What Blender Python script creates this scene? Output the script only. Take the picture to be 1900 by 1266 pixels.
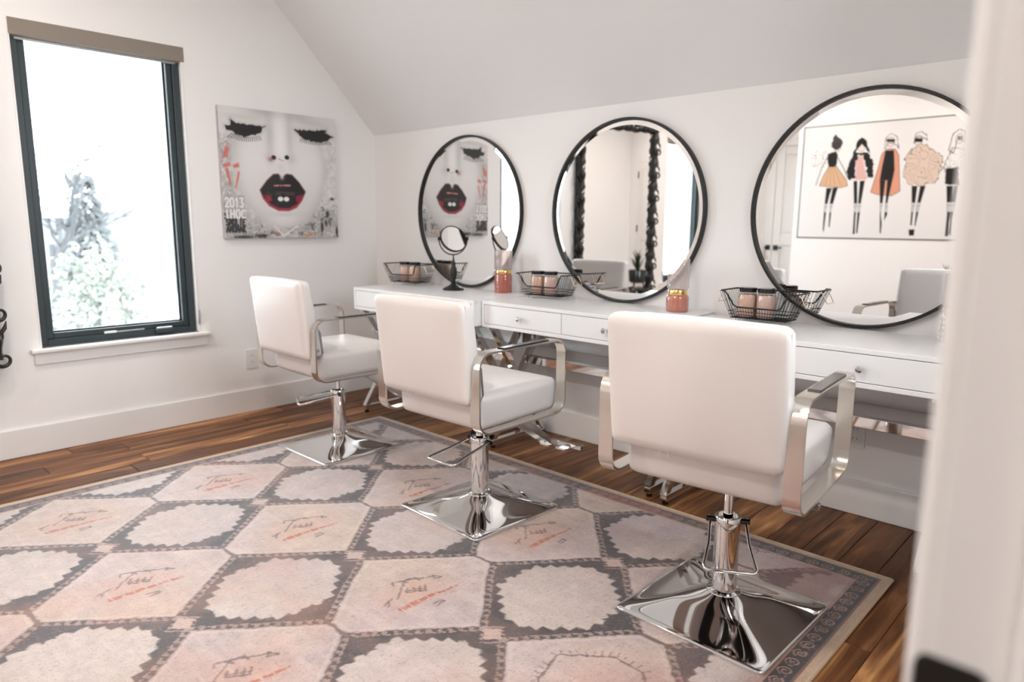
import bpy, bmesh, math, random
import numpy as np
from mathutils import Vector, Matrix

random.seed(7)
rng = np.random.default_rng(7)
for o in list(bpy.data.objects):
    bpy.data.objects.remove(o)
scene = bpy.context.scene
COL = scene.collection
PI = math.pi
R = math.radians

# ------------------------------------------------------------------ camera
YAW, PITCH, ROLL = 0.7553, 0.1671, 0.0066
CAM = Vector((4.0412, -2.9216, 1.1554))
fwd = Vector((-math.sin(YAW) * math.cos(PITCH), math.cos(YAW) * math.cos(PITCH), -math.sin(PITCH)))
rt = fwd.cross(Vector((0, 0, 1))).normalized()
up = rt.cross(fwd)
rt2 = rt * math.cos(ROLL) + up * math.sin(ROLL)
up2 = -rt * math.sin(ROLL) + up * math.cos(ROLL)
cd = bpy.data.cameras.new('camera')
cam = bpy.data.objects.new('camera', cd)
COL.objects.link(cam)
cam.matrix_world = Matrix(((rt2.x, up2.x, -fwd.x, CAM.x), (rt2.y, up2.y, -fwd.y, CAM.y),
                           (rt2.z, up2.z, -fwd.z, CAM.z), (0, 0, 0, 1)))
cd.sensor_fit = 'HORIZONTAL'
cd.sensor_width = 36.0
cd.lens = 1303.78 / 1900 * 36
cd.clip_start = 0.02
cd.clip_end = 300
cd.dof.use_dof = True
cd.dof.focus_distance = 2.35
cd.dof.aperture_fstop = 2.2
scene.camera = cam

# ------------------------------------------------------------------ light
SKY = 9.0
world = bpy.data.worlds.new('sky')
scene.world = world
world.use_nodes = True
wn = world.node_tree.nodes['Background']
wn.inputs['Color'].default_value = (0.90, 0.965, 1.03, 1)
wn.inputs['Strength'].default_value = SKY
vs = scene.view_settings
vs.view_transform = 'Standard'
vs.look = 'None'
vs.gamma = 1.0
vs.use_curve_mapping = False
vs.exposure = 0.71
scene.cycles.blur_glossy = 0.6
scene.cycles.caustics_reflective = False
scene.cycles.caustics_refractive = False
FILL_ENERGY = 10.5  # energy of the added ceiling lights

# window openings in the left wall (y0, y1, z0, z1)
WIN = [(-2.031, -1.240, 0.526, 2.075), (-4.55, -3.76, 0.526, 2.075)]
ADDED_WIN = (-2.10, -.70, 1.12, 2.14)                # unseen opening added in the right wall for more daylight
for (a, b, c, d), px, s in [(w, -.13, 1) for w in WIN] + [(ADDED_WIN, 4.05, -1)]:   # portals: guide the sky sampling through the openings
    ld = bpy.data.lights.new('window_portal', 'AREA')
    ld.shape = 'RECTANGLE'
    ld.size = b - a
    ld.size_y = d - c
    ld.cycles.is_portal = True
    lo = bpy.data.objects.new('window_portal', ld)
    COL.objects.link(lo)
    lo.matrix_world = Matrix(((0, 0, -s, px), (s, 0, 0, (a + b) / 2), (0, 1, 0, (c + d) / 2), (0, 0, 0, 1)))

# ------------------------------------------------------------------ helpers
def prop(o, label=None, cat=None, group=None, kind=None):
    if label: o['label'] = label
    if cat: o['category'] = cat
    if group: o['group'] = group
    if kind: o['kind'] = kind
    return o

def thing(name, label, cat, loc=(0, 0, 0), rotz=0.0, group=None):
    o = bpy.data.objects.new(name, None)
    COL.objects.link(o)
    o.empty_display_size = 0.05
    o.location = loc
    o.rotation_euler = (0, 0, rotz)
    return prop(o, label, cat, group)

def structure(name):
    o = bpy.data.objects.new(name, None)
    COL.objects.link(o)
    o['kind'] = 'structure'
    return o

def link_mesh(name, me, mat, parent=None, smooth=None):
    o = bpy.data.objects.new(name, me)
    COL.objects.link(o)
    if mat is not None:
        me.materials.append(mat)
    if smooth is not None:
        me.shade_smooth()
        if smooth < 179:
            me.set_sharp_from_angle(angle=R(smooth))
    if parent is not None:
        o.parent = parent
    return o

class MB:
    def __init__(self):
        self.v = []
        self.f = []
    def add(self, vs_, fs):
        n = len(self.v)
        self.v += [tuple(p) for p in vs_]
        self.f += [tuple(i + n for i in f) for f in fs]
        return self
    def box(self, lo, hi, bev=0.0):
        (x0, y0, z0), (x1, y1, z1) = lo, hi
        if bev <= 0:
            return self.add([(x0, y0, z0), (x1, y0, z0), (x1, y1, z0), (x0, y1, z0), (x0, y0, z1), (x1, y0, z1), (x1, y1, z1), (x0, y1, z1)],
                            [(0, 3, 2, 1), (4, 5, 6, 7), (0, 1, 5, 4), (1, 2, 6, 5), (2, 3, 7, 6), (3, 0, 4, 7)])
        b = min(bev, (x1 - x0) * .49, (y1 - y0) * .49, (z1 - z0) * .49)
        bm = bmesh.new()
        bmesh.ops.create_cube(bm, size=1)
        for q in bm.verts:
            q.co = Vector(((x0 + x1) / 2 + q.co.x * (x1 - x0), (y0 + y1) / 2 + q.co.y * (y1 - y0), (z0 + z1) / 2 + q.co.z * (z1 - z0)))
        bmesh.ops.bevel(bm, geom=list(bm.edges), offset=b, segments=2, affect='EDGES', profile=0.5)
        bm.verts.index_update()
        self.add([q.co[:] for q in bm.verts], [[q.index for q in f.verts] for f in bm.faces])
        bm.free()
        return self
    def tube(self, path, r, seg=8, closed=False, cap=True):
        P = [Vector(p) for p in path]
        n = len(P)
        rr = r if isinstance(r, (list, tuple)) else [r] * n
        T = []
        for i in range(n):
            a = P[(i - 1) % n] if (closed or i > 0) else P[i]
            b = P[(i + 1) % n] if (closed or i < n - 1) else P[i]
            t = (b - a)
            T.append(t.normalized() if t.length > 1e-9 else Vector((0, 0, 1)))
        ref = Vector((0, 0, 1)) if abs(T[0].z) < .9 else Vector((1, 0, 0))
        N = (ref - T[0] * ref.dot(T[0])).normalized()
        vs_, fs = [], []
        for i in range(n):
            N = (N - T[i] * N.dot(T[i]))
            N = N.normalized() if N.length > 1e-6 else T[i].orthogonal().normalized()
            B = T[i].cross(N)
            for k in range(seg):
                a = 2 * PI * k / seg
                vs_.append(P[i] + (N * math.cos(a) + B * math.sin(a)) * rr[i])
        m = n if closed else n - 1
        for i in range(m):
            j = (i + 1) % n
            for k in range(seg):
                l = (k + 1) % seg
                fs.append((i * seg + k, i * seg + l, j * seg + l, j * seg + k))
        if cap and not closed:
            fs.append(tuple(reversed(range(seg))))
            fs.append(tuple((n - 1) * seg + k for k in range(seg)))
        return self.add(vs_, fs)
    def lathe(self, prof, seg=32, c=(0, 0, 0), ribs=0, amp=0.0, twist=0.0):
        vs_, fs = [], []
        for i, (r, z) in enumerate(prof):
            for k in range(seg):
                a = 2 * PI * k / seg
                q = r
                if ribs:
                    q = r * (1 + amp * math.cos(ribs * a + twist * i))
                vs_.append((c[0] + q * math.cos(a), c[1] + q * math.sin(a), c[2] + z))
        for i in range(len(prof) - 1):
            for k in range(seg):
                l = (k + 1) % seg
                fs.append((i * seg + k, i * seg + l, (i + 1) * seg + l, (i + 1) * seg + k))
        if prof[0][0] > 1e-6: fs.append(tuple(reversed(range(seg))))
        if prof[-1][0] > 1e-6: fs.append(tuple((len(prof) - 1) * seg + k for k in range(seg)))
        return self.add(vs_, fs)
    def strip(self, path, width_vec, t, closed=True):
        """flat bar: path of (point, outward normal); width_vec = full width vector; t = thickness"""
        w = Vector(width_vec) / 2
        vs_, fs = [], []
        n = len(path)
        for p, nn in path:
            p = Vector(p); nn = Vector(nn)
            vs_ += [p - w, p + w, p + w - nn * t, p - w - nn * t]
        m = n if closed else n - 1
        for i in range(m):
            j = (i + 1) % n
            for k in range(4):
                l = (k + 1) % 4
                fs.append((i * 4 + k, i * 4 + l, j * 4 + l, j * 4 + k))
        if not closed:
            fs.append((3, 2, 1, 0)); b = (n - 1) * 4; fs.append((b, b + 1, b + 2, b + 3))
        return self.add(vs_, fs)
    def bar(self, a, b, w, h, side=(1, 0, 0)):
        """rectangular bar from a to b; w along side, h along the third axis"""
        a = Vector(a); b = Vector(b)
        t = (b - a).normalized()
        s = Vector(side); s = (s - t * s.dot(t)).normalized()
        u = t.cross(s)
        s = s * w / 2; u = u * h / 2
        vs_ = [a - s - u, a + s - u, a + s + u, a - s + u, b - s - u, b + s - u, b + s + u, b - s + u]
        return self.add(vs_, [(0, 3, 2, 1), (4, 5, 6, 7), (0, 1, 5, 4), (1, 2, 6, 5), (2, 3, 7, 6), (3, 0, 4, 7)])
    def prism(self, poly, axis, lo, hi):
        """poly in the two other axes (cyclic order), extruded along axis"""
        n = len(poly)
        def mk(p, t):
            if axis == 'x': return (t, p[0], p[1])
            if axis == 'y': return (p[0], t, p[1])
            return (p[0], p[1], t)
        vs_ = [mk(p, lo) for p in poly] + [mk(p, hi) for p in poly]
        fs = [tuple(range(n)), tuple(reversed(range(n, 2 * n)))]
        for i in range(n):
            j = (i + 1) % n
            fs.append((i, i + n, j + n, j))
        return self.add(vs_, fs)
    def cushion(self, c, s, r, n=14, bulge=(0, 0, 0), warp=None):
        """rounded box centred c, size s, corner radius r, faces swelling by bulge"""
        h = [q / 2 for q in s]
        idx = {}
        vs_, fs = [], []
        def vert(i, j, k):
            key = (i, j, k)
            if key in idx: return idx[key]
            u = [2 * i / n - 1, 2 * j / n - 1, 2 * k / n - 1]
            # denser sampling near the edges
            u = [math.copysign(abs(a) ** 0.75, a) for a in u]
            p = [u[a] * h[a] for a in range(3)]
            q = [max(-(h[a] - r), min(h[a] - r, p[a])) for a in range(3)]
            d = Vector([p[a] - q[a] for a in range(3)])
            if d.length > 1e-9: d = d.normalized() * r
            P = [q[a] + d[a] for a in range(3)]
            for a in range(3):
                o1, o2 = (a + 1) % 3, (a + 2) % 3
                if abs(u[a]) > .999:
                    P[a] += math.copysign(bulge[a], u[a]) * (1 - u[o1] ** 2) * (1 - u[o2] ** 2)
            P = Vector(P)
            if warp: P = Vector(warp(P))
            idx[key] = len(vs_)
            vs_.append(P + Vector(c))
            return idx[key]
        for a in range(n):
            for b in range(n):
                for fix in (0, n):
                    q1 = [vert(a, b, fix), vert(a + 1, b, fix), vert(a + 1, b + 1, fix), vert(a, b + 1, fix)]
                    q2 = [vert(fix, a, b), vert(fix, a + 1, b), vert(fix, a + 1, b + 1), vert(fix, a, b + 1)]
                    q3 = [vert(b, fix, a), vert(b, fix, a + 1), vert(b + 1, fix, a + 1), vert(b + 1, fix, a)]
                    for q in (q1, q2, q3):
                        fs.append(tuple(q) if fix == n else tuple(reversed(q)))
        return self.add(vs_, fs)
    def build(self, name, mat, parent=None, smooth=None, kind=None, label=None):
        me = bpy.data.meshes.new(name)
        me.from_pydata([tuple(p) for p in self.v], [], self.f)
        me.update()
        o = link_mesh(name, me, mat, parent, smooth)
        if kind: o['kind'] = kind
        if label: o['label'] = label
        return o

def box(name, lo, hi, mat, parent=None, bev=0.0, label=None):
    return MB().box(lo, hi, bev).build(name, mat, parent, None, label=label)

def copy_tree(o, parent=None):
    c = o.copy()
    COL.objects.link(c)
    c.parent = parent
    for ch in [x for x in bpy.data.objects if x.parent == o]:
        copy_tree(ch, c)
    return c

# ------------------------------------------------------------------ materials
def nt(name):
    m = bpy.data.materials.new(name)
    m.use_nodes = True
    return m, m.node_tree.nodes, m.node_tree.links, m.node_tree.nodes['Principled BSDF']

def mat(name, col, rough=.5, metal=0., spec=.5, nscale=30, var=.04, bump=0., bscale=200, coat=0., sheen=0., rvar=.03, stretch=(1, 1, 1)):
    m, N, L, P = nt(name)
    tc = N.new('ShaderNodeTexCoord')
    mp = N.new('ShaderNodeMapping'); mp.inputs['Scale'].default_value = stretch
    L.new(tc.outputs['Object'], mp.inputs[0])
    nz = N.new('ShaderNodeTexNoise'); nz.inputs['Scale'].default_value = nscale; nz.inputs['Detail'].default_value = 3
    L.new(mp.outputs[0], nz.inputs['Vector'])
    mr = N.new('ShaderNodeMapRange'); mr.inputs['To Min'].default_value = 1 - var; mr.inputs['To Max'].default_value = 1 + var
    L.new(nz.outputs['Fac'], mr.inputs['Value'])
    vm = N.new('ShaderNodeVectorMath'); vm.operation = 'SCALE'; vm.inputs[0].default_value = col
    L.new(mr.outputs[0], vm.inputs['Scale'])
    L.new(vm.outputs[0], P.inputs['Base Color'])
    rr = N.new('ShaderNodeMapRange'); rr.inputs['To Min'].default_value = max(0.01, rough - rvar); rr.inputs['To Max'].default_value = rough + rvar
    L.new(nz.outputs['Fac'], rr.inputs['Value']); L.new(rr.outputs[0], P.inputs['Roughness'])
    P.inputs['Metallic'].default_value = metal
    P.inputs['Specular IOR Level'].default_value = spec
    P.inputs['Coat Weight'].default_value = coat
    if sheen:
        P.inputs['Sheen Weight'].default_value = sheen
        P.inputs['Sheen Roughness'].default_value = .5
    if bump:
        b = N.new('ShaderNodeTexNoise'); b.inputs['Scale'].default_value = bscale; b.inputs['Detail'].default_value = 2
        L.new(tc.outputs['Object'], b.inputs['Vector'])
        bp = N.new('ShaderNodeBump'); bp.inputs['Strength'].default_value = bump; bp.inputs['Distance'].default_value = .002
        L.new(b.outputs['Fac'], bp.inputs['Height']); L.new(bp.outputs[0], P.inputs['Normal'])
    return m

def glassy(name, tint, refl=.08, rough=.02, body=0.0, body_col=(.8, .5, .45)):
    """thin clear shell: tinted see-through + mirror gloss (+ some milky body)"""
    m, N, L, P = nt(name)
    out = [n for n in N if n.type == 'OUTPUT_MATERIAL'][0]
    N.remove(P)
    tr = N.new('ShaderNodeBsdfTransparent'); tr.inputs[0].default_value = (*tint, 1)
    gl = N.new('ShaderNodeBsdfGlossy'); gl.inputs['Roughness'].default_value = rough
    fr = N.new('ShaderNodeLayerWeight'); fr.inputs['Blend'].default_value = .25
    mr = N.new('ShaderNodeMapRange'); mr.inputs['To Min'].default_value = refl; mr.inputs['To Max'].default_value = min(1, refl + .55)
    L.new(fr.outputs['Facing'], mr.inputs['Value'])
    base = tr.outputs[0]
    if body > 0:
        df = N.new('ShaderNodeBsdfPrincipled'); df.inputs['Base Color'].default_value = (*body_col, 1); df.inputs['Roughness'].default_value = .25
        mb = N.new('ShaderNodeMixShader'); mb.inputs[0].default_value = body
        L.new(tr.outputs[0], mb.inputs[1]); L.new(df.outputs[0], mb.inputs[2]); base = mb.outputs[0]
    mx = N.new('ShaderNodeMixShader')
    L.new(mr.outputs[0], mx.inputs[0]); L.new(base, mx.inputs[1]); L.new(gl.outputs[0], mx.inputs[2])
    L.new(mx.outputs[0], out.inputs[0])
    return m

M = {}
M['wall'] = mat('wall_paint', (.88, .858, .845), .75, nscale=3, var=.01, bump=.08, bscale=350)
M['ceiling'] = mat('ceiling_paint', (.89, .885, .88), .8, nscale=3, var=.01, bump=.06, bscale=300)
M['trim'] = mat('trim_paint', (.84, .82, .805), .35, nscale=6, var=.01)
M['desk'] = mat('desk_lacquer', (.89, .885, .89), .30, nscale=5, var=.01)
M['gap'] = mat('dark_gap', (.12, .11, .11), .7)
M['leather'] = mat('white_leather', (.73, .67, .64), .36, nscale=9, var=.02, bump=.12, bscale=700, spec=.5)
M['thread'] = mat('stitch_thread', (.62, .57, .53), .7)
M['chrome'] = mat('chrome', (.80, .79, .78), .045, 1., nscale=12, var=.02, rvar=.015)
M['steel'] = mat('brushed_steel', (.72, .67, .61), .22, 1., nscale=40, var=.05, rvar=.05, stretch=(1, 1, 6))
M['softchrome'] = mat('soft_chrome', (.82, .81, .80), .16, 1., nscale=12, var=.02)
M['satin'] = mat('satin_metal', (.42, .42, .43), .35, 1., nscale=60, var=.04)
M['blackplastic'] = mat('black_gloss_plastic', (.012, .012, .012), .12, nscale=20)
M['blackmetal'] = mat('black_powder_coat', (.012, .012, .011), .42, nscale=60, var=.15, spec=.4)
M['blackcarved'] = mat('black_lacquered_carving', (.008, .007, .006), .32, nscale=30, var=.3)
M['frame'] = mat('window_frame_charcoal', (.022, .034, .038), .45, nscale=30, var=.06)
M['shade'] = mat('taupe_woven_fabric', (.27, .23, .195), .9, nscale=500, var=.3, bump=.4, bscale=600)
M['mirror'] = mat('mirror_silver', (.93, .935, .93), .004, 1., nscale=2, var=.002, rvar=.0)
M['pane'] = glassy('window_glass', (.97, .985, .98), .04, .0)
M['blackfabric'] = mat('black_dust_cover', (.006, .006, .006), .9)
M['gold'] = mat('gold_band', (.85, .58, .22), .2, 1., nscale=20)
M['copper'] = mat('pale_copper_wire', (.85, .68, .50), .3, 1., nscale=20)
M['pinkglass'] = glassy('rose_glass', (.72, .30, .24), .06, .03, .62, (.60, .17, .115))
M['roseglass'] = glassy('salmon_glass', (.80, .40, .32), .06, .03, .60, (.66, .24, .16))
M['clearglass'] = glassy('blush_clear_glass', (.93, .86, .84), .10, .04, .30, (.80, .70, .68))
M['jarglass'] = glassy('jar_glass', (.95, .93, .91), .07, .02)
M['peach'] = mat('peach_fill', (.80, .52, .40), .55, nscale=40, var=.12)
M['blush'] = mat('blush_fill', (.79, .54, .48), .55, nscale=40, var=.12)
M['outlet'] = mat('outlet_plastic', (.80, .775, .755), .3, nscale=5, var=.01)
M['halldark'] = mat('hall_darkness', (.035, .032, .03), .7, nscale=4)  # near-black colour stands in for the dark of an unlit hall
M['leaf'] = mat('dark_leaf', (.015, .03, .012), .45, nscale=30, var=.3)
M['door'] = mat('door_paint', (.80, .775, .755), .4, nscale=5, var=.01)
M['subfloor'] = mat('subfloor', (.05, .03, .02), .8)

def plank_material():
    m, N, L, P = nt('walnut_planks')
    tc = N.new('ShaderNodeTexCoord'); oi = N.new('ShaderNodeObjectInfo')
    sc = N.new('ShaderNodeMath'); sc.operation = 'MULTIPLY'; sc.inputs[1].default_value = 57.0
    L.new(oi.outputs['Random'], sc.inputs[0])
    cb = N.new('ShaderNodeCombineXYZ')
    for i in range(3): L.new(sc.outputs[0], cb.inputs[i])
    ad = N.new('ShaderNodeVectorMath'); ad.operation = 'ADD'
    L.new(tc.outputs['Object'], ad.inputs[0]); L.new(cb.outputs[0], ad.inputs[1])
    mp = N.new('ShaderNodeMapping'); mp.inputs['Scale'].default_value = (14, 1.3, 4)
    L.new(ad.outputs[0], mp.inputs[0])
    n1 = N.new('ShaderNodeTexNoise'); n1.inputs['Scale'].default_value = 1.0; n1.inputs['Detail'].default_value = 5; n1.inputs['Distortion'].default_value = 1.6
    L.new(mp.outputs[0], n1.inputs['Vector'])
    mp2 = N.new('ShaderNodeMapping'); mp2.inputs['Scale'].default_value = (160, 6, 20)
    L.new(ad.outputs[0], mp2.inputs[0])
    n2 = N.new('ShaderNodeTexNoise'); n2.inputs['Scale'].default_value = 1.0; n2.inputs['Detail'].default_value = 3
    L.new(mp2.outputs[0], n2.inputs['Vector'])
    cr = N.new('ShaderNodeValToRGB')
    e = cr.color_ramp.elements
    e[0].position = .28; e[0].color = (.066, .024, .009, 1)
    e[1].position = .78; e[1].color = (.58, .29, .115, 1)
    k = e.new(.46); k.color = (.150, .056, .020, 1)
    k = e.new(.60); k.color = (.28, .115, .042, 1)
    # shift the ramp per plank
    sh = N.new('ShaderNodeMapRange'); sh.inputs['To Min'].default_value = -.13; sh.inputs['To Max'].default_value = .12
    L.new(oi.outputs['Random'], sh.inputs['Value'])
    a2 = N.new('ShaderNodeMath'); a2.operation = 'ADD'
    L.new(n1.outputs['Fac'], a2.inputs[0]); L.new(sh.outputs[0], a2.inputs[1])
    L.new(a2.outputs[0], cr.inputs['Fac'])
    mr = N.new('ShaderNodeMapRange'); mr.inputs['To Min'].default_value = .72; mr.inputs['To Max'].default_value = 1.28
    L.new(n2.outputs['Fac'], mr.inputs['Value'])
    vm = N.new('ShaderNodeVectorMath'); vm.operation = 'SCALE'
    L.new(cr.outputs[0], vm.inputs[0]); L.new(mr.outputs[0], vm.inputs['Scale'])
    L.new(vm.outputs[0], P.inputs['Base Color'])
    P.inputs['Roughness'].default_value = .40
    P.inputs['Specular IOR Level'].default_value = .25
    bp = N.new('ShaderNodeBump'); bp.inputs['Strength'].default_value = .12; bp.inputs['Distance'].default_value = .002
    L.new(n2.outputs['Fac'], bp.inputs['Height']); L.new(bp.outputs[0], P.inputs['Normal'])
    return m
M['plank'] = plank_material()

def painted_material(name, rough, fine=0.0, fscale=400, sheen=0., bump=0.):
    m, N, L, P = nt(name)
    at = N.new('ShaderNodeAttribute'); at.attribute_name = 'paint'
    tc = N.new('ShaderNodeTexCoord')
    nz = N.new('ShaderNodeTexNoise'); nz.inputs['Scale'].default_value = fscale; nz.inputs['Detail'].default_value = 2
    L.new(tc.outputs['Object'], nz.inputs['Vector'])
    mr = N.new('ShaderNodeMapRange'); mr.inputs['To Min'].default_value = 1 - fine; mr.inputs['To Max'].default_value = 1 + fine
    mr.inputs['From Min'].default_value = .25; mr.inputs['From Max'].default_value = .75
    L.new(nz.outputs['Fac'], mr.inputs['Value'])
    vm = N.new('ShaderNodeVectorMath'); vm.operation = 'SCALE'
    L.new(at.outputs['Color'], vm.inputs[0]); L.new(mr.outputs[0], vm.inputs['Scale'])
    L.new(vm.outputs[0], P.inputs['Base Color'])
    P.inputs['Roughness'].default_value = rough
    if sheen:
        P.inputs['Sheen Weight'].default_value = sheen
        P.inputs['Sheen Roughness'].default_value = .45
        P.inputs['Sheen Tint'].default_value = (.92, .96, 1, 1)
    if bump:
        bp = N.new('ShaderNodeBump'); bp.inputs['Strength'].default_value = bump; bp.inputs['Distance'].default_value = .003
        L.new(nz.outputs['Fac'], bp.inputs['Height']); L.new(bp.outputs[0], P.inputs['Normal'])
    return m

def s2l(c):
    c = np.asarray(c, float) / 255.0
    return np.where(c <= .04045, c / 12.92, ((c + .055) / 1.055) ** 2.4)

def painted_grid(name, P0, U, V, nu, nv, colfn, material, parent=None):
    """flat sheet P0 + u*U + v*V (u, v in 0..1) with a printed colour per vertex; colfn(u, v) -> linear rgb"""
    u, v = np.meshgrid(np.linspace(0, 1, nu), np.linspace(0, 1, nv))
    u = u.ravel(); v = v.ravel()
    P = np.asarray(P0)[None] + u[:, None] * np.asarray(U)[None] + v[:, None] * np.asarray(V)[None]
    i = np.arange((nu - 1) * (nv - 1))
    r, c = i // (nu - 1), i % (nu - 1)
    a = r * nu + c
    F = np.stack([a, a + 1, a + 1 + nu, a + nu], 1).astype(np.int32)
    me = bpy.data.meshes.new(name)
    me.vertices.add(len(P)); me.vertices.foreach_set('co', P.astype(np.float32).ravel())
    me.loops.add(F.size); me.loops.foreach_set('vertex_index', F.ravel())
    me.polygons.add(len(F)); me.polygons.foreach_set('loop_start', np.arange(0, F.size, 4, dtype=np.int32))
    me.update(calc_edges=True)
    at = me.color_attributes.new('paint', 'FLOAT_COLOR', 'POINT')
    col = np.ones((len(P), 4), np.float32)
    col[:, :3] = np.clip(colfn(u, v), 0, 1)
    at.data.foreach_set('color', col.ravel())
    return link_mesh(name, me, material, parent)

# ---- small numpy paint kit
def vnoise(x, y, seed=0):
    xi = np.floor(x).astype(np.int64); yi = np.floor(y).astype(np.int64)
    xf = x - xi; yf = y - yi
    def h(a, b):
        n = (a * 374761393 + b * 668265263 + seed * 974711) & 0xffffffff
        n = ((n ^ (n >> 13)) * 1274126177) & 0xffffffff
        return ((n ^ (n >> 16)) & 0xffff) / 65535.0
    sx = xf * xf * (3 - 2 * xf); sy = yf * yf * (3 - 2 * yf)
    return (h(xi, yi) * (1 - sx) + h(xi + 1, yi) * sx) * (1 - sy) + (h(xi, yi + 1) * (1 - sx) + h(xi + 1, yi + 1) * sx) * sy
def fbm(x, y, seed=0, o=4):
    s = 0; a = .5; t = 0
    for k in range(o):
        s = s + a * vnoise(x * 2 ** k, y * 2 ** k, seed + k); t += a; a *= .55
    return s / t
def sstep(a, b, x):
    t = np.clip((x - a) / (b - a), 0, 1)
    return t * t * (3 - 2 * t)
def poly_sd(x, y, poly):
    """signed distance (negative inside)"""
    P = np.asarray(poly, float)
    d = np.full(x.shape, 1e9); ins = np.zeros(x.shape, bool)
    for i in range(len(P)):
        ax, ay = P[i]; bx, by = P[(i + 1) % len(P)]
        ex, ey = bx - ax, by - ay
        t = np.clip(((x - ax) * ex + (y - ay) * ey) / (ex * ex + ey * ey + 1e-12), 0, 1)
        d = np.minimum(d, np.hypot(x - ax - t * ex, y - ay - t * ey))
        if ay != by:
            c = ((ay > y) != (by > y)) & (x < (bx - ax) * (y - ay) / (by - ay) + ax)
            ins ^= c
    return np.where(ins, -d, d)
def seg_d(x, y, a, b):
    ex, ey = b[0] - a[0], b[1] - a[1]
    t = np.clip(((x - a[0]) * ex + (y - a[1]) * ey) / (ex * ex + ey * ey + 1e-12), 0, 1)
    return np.hypot(x - a[0] - t * ex, y - a[1] - t * ey)
def over(base, col, alpha):
    return base * (1 - alpha[:, None]) + np.asarray(col)[None] * alpha[:, None]
# ================================================================== the setting
XR, YF, YA, XA = 3.947, -5.0, -5.45, 0.88
ZC, SLOPE = 1.7227, 1.03
YB = -(2.75 - ZC) / SLOPE
HB = 0.142

# left wall with its two window openings
mb = MB()
ys = [-5.6, WIN[1][0], WIN[1][1], WIN[0][0], WIN[0][1], 0.15]
for i in range(5):
    if i in (1, 3):
        w = WIN[1] if i == 1 else WIN[0]
        mb.box((-.16, ys[i], 0), (0, ys[i + 1], w[2])); mb.box((-.16, ys[i], w[3]), (0, ys[i + 1], 2.9))
    else:
        mb.box((-.16, ys[i], 0), (0, ys[i + 1], 2.9))
mb.build('wall_left', M['wall'])['kind'] = 'structure'
box('wall_back', (-.16, 0, 0), (4.06, .15, ZC), M['wall'])['kind'] = 'structure'
DY0, DY1 = -3.30, -2.38
mb = MB()
a_, b_, c_, d_ = ADDED_WIN
mb.box((XR, DY1, 0), (XR + .115, a_, 2.9)); mb.box((XR, b_, 0), (XR + .115, 0, 2.9)); mb.box((XR, a_, 0), (XR + .115, b_, c_)); mb.box((XR, a_, d_), (XR + .115, b_, 2.9))
mb.box((XR, -5.6, 0), (XR + .115, DY0, 2.9)); mb.box((XR, DY0, 2.07), (XR + .115, DY1, 2.9))
mb.build('wall_right', M['wall'])['kind'] = 'structure'
mb = MB()
mb.box((XA, YA - .1, 0), (XR, YF, 2.9)); mb.box((-.16, YA - .1, 0), (XA, YA, 2.9))
mb.build('wall_front', M['wall'])['kind'] = 'structure'
MB().prism([(0, ZC), (YB, 2.75), (-5.6, 2.75), (-5.6, 2.95), (YB + .08, 2.95), (.15, ZC + .16), (.15, ZC)], 'x', -.16, 4.062).build('ceiling', M['ceiling'])['kind'] = 'structure'

def baseboard(name, lo, hi):
    o = box(name, lo, hi, M['trim'], bev=.004); o['kind'] = 'structure'
baseboard('baseboard_left', (0, YA, 0), (.015, 0, HB))
baseboard('baseboard_back', (.015, -.015, 0), (XR, 0, HB))
baseboard('baseboard_right', (XR - .015, -2.30, 0), (XR, -.015, HB))
baseboard('baseboard_front', (XA, YF, 0), (2.72, YF + .015, HB))

# floor: dark subfloor and single walnut boards
floor = box('floor', (-.1, -5.6, -.06), (4.062, .1, -.019), M['subfloor']); floor['kind'] = 'structure'
PW = .127
x = 0.0
prng = random.Random(11)
while x < XR - .005:
    x1 = min(x + PW, XR)
    y = -5.55 - prng.random() * .9
    while y < 0:
        ln = prng.uniform(.55, 1.75)
        y1 = min(y + ln, 0.0)
        if 0.0 - y1 < .3: y1 = 0.0
        ya = max(y, -5.55)
        if y1 > -5.5:
            w2, l2 = (x1 - x) / 2 - .0009, (y1 - ya) / 2 - .0009
            mb = MB()
            b = .0022
            mb.add([(-w2, -l2, -.019), (w2, -l2, -.019), (w2, l2, -.019), (-w2, l2, -.019), (-w2, -l2, -b), (w2, -l2, -b), (w2, l2, -b), (-w2, l2, -b),
                    (-w2 + b, -l2 + b, 0), (w2 - b, -l2 + b, 0), (w2 - b, l2 - b, 0), (-w2 + b, l2 - b, 0)],
                   [(0, 3, 2, 1), (0, 1, 5, 4), (1, 2, 6, 5), (2, 3, 7, 6), (3, 0, 4, 7), (4, 5, 9, 8), (5, 6, 10, 9), (6, 7, 11, 10), (7, 4, 8, 11), (8, 9, 10, 11)])
            o = mb.build('plank', M['plank'], floor)
            o.location = ((x + x1) / 2, (ya + y1) / 2, 0)
        y = y1
    x = x1

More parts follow.
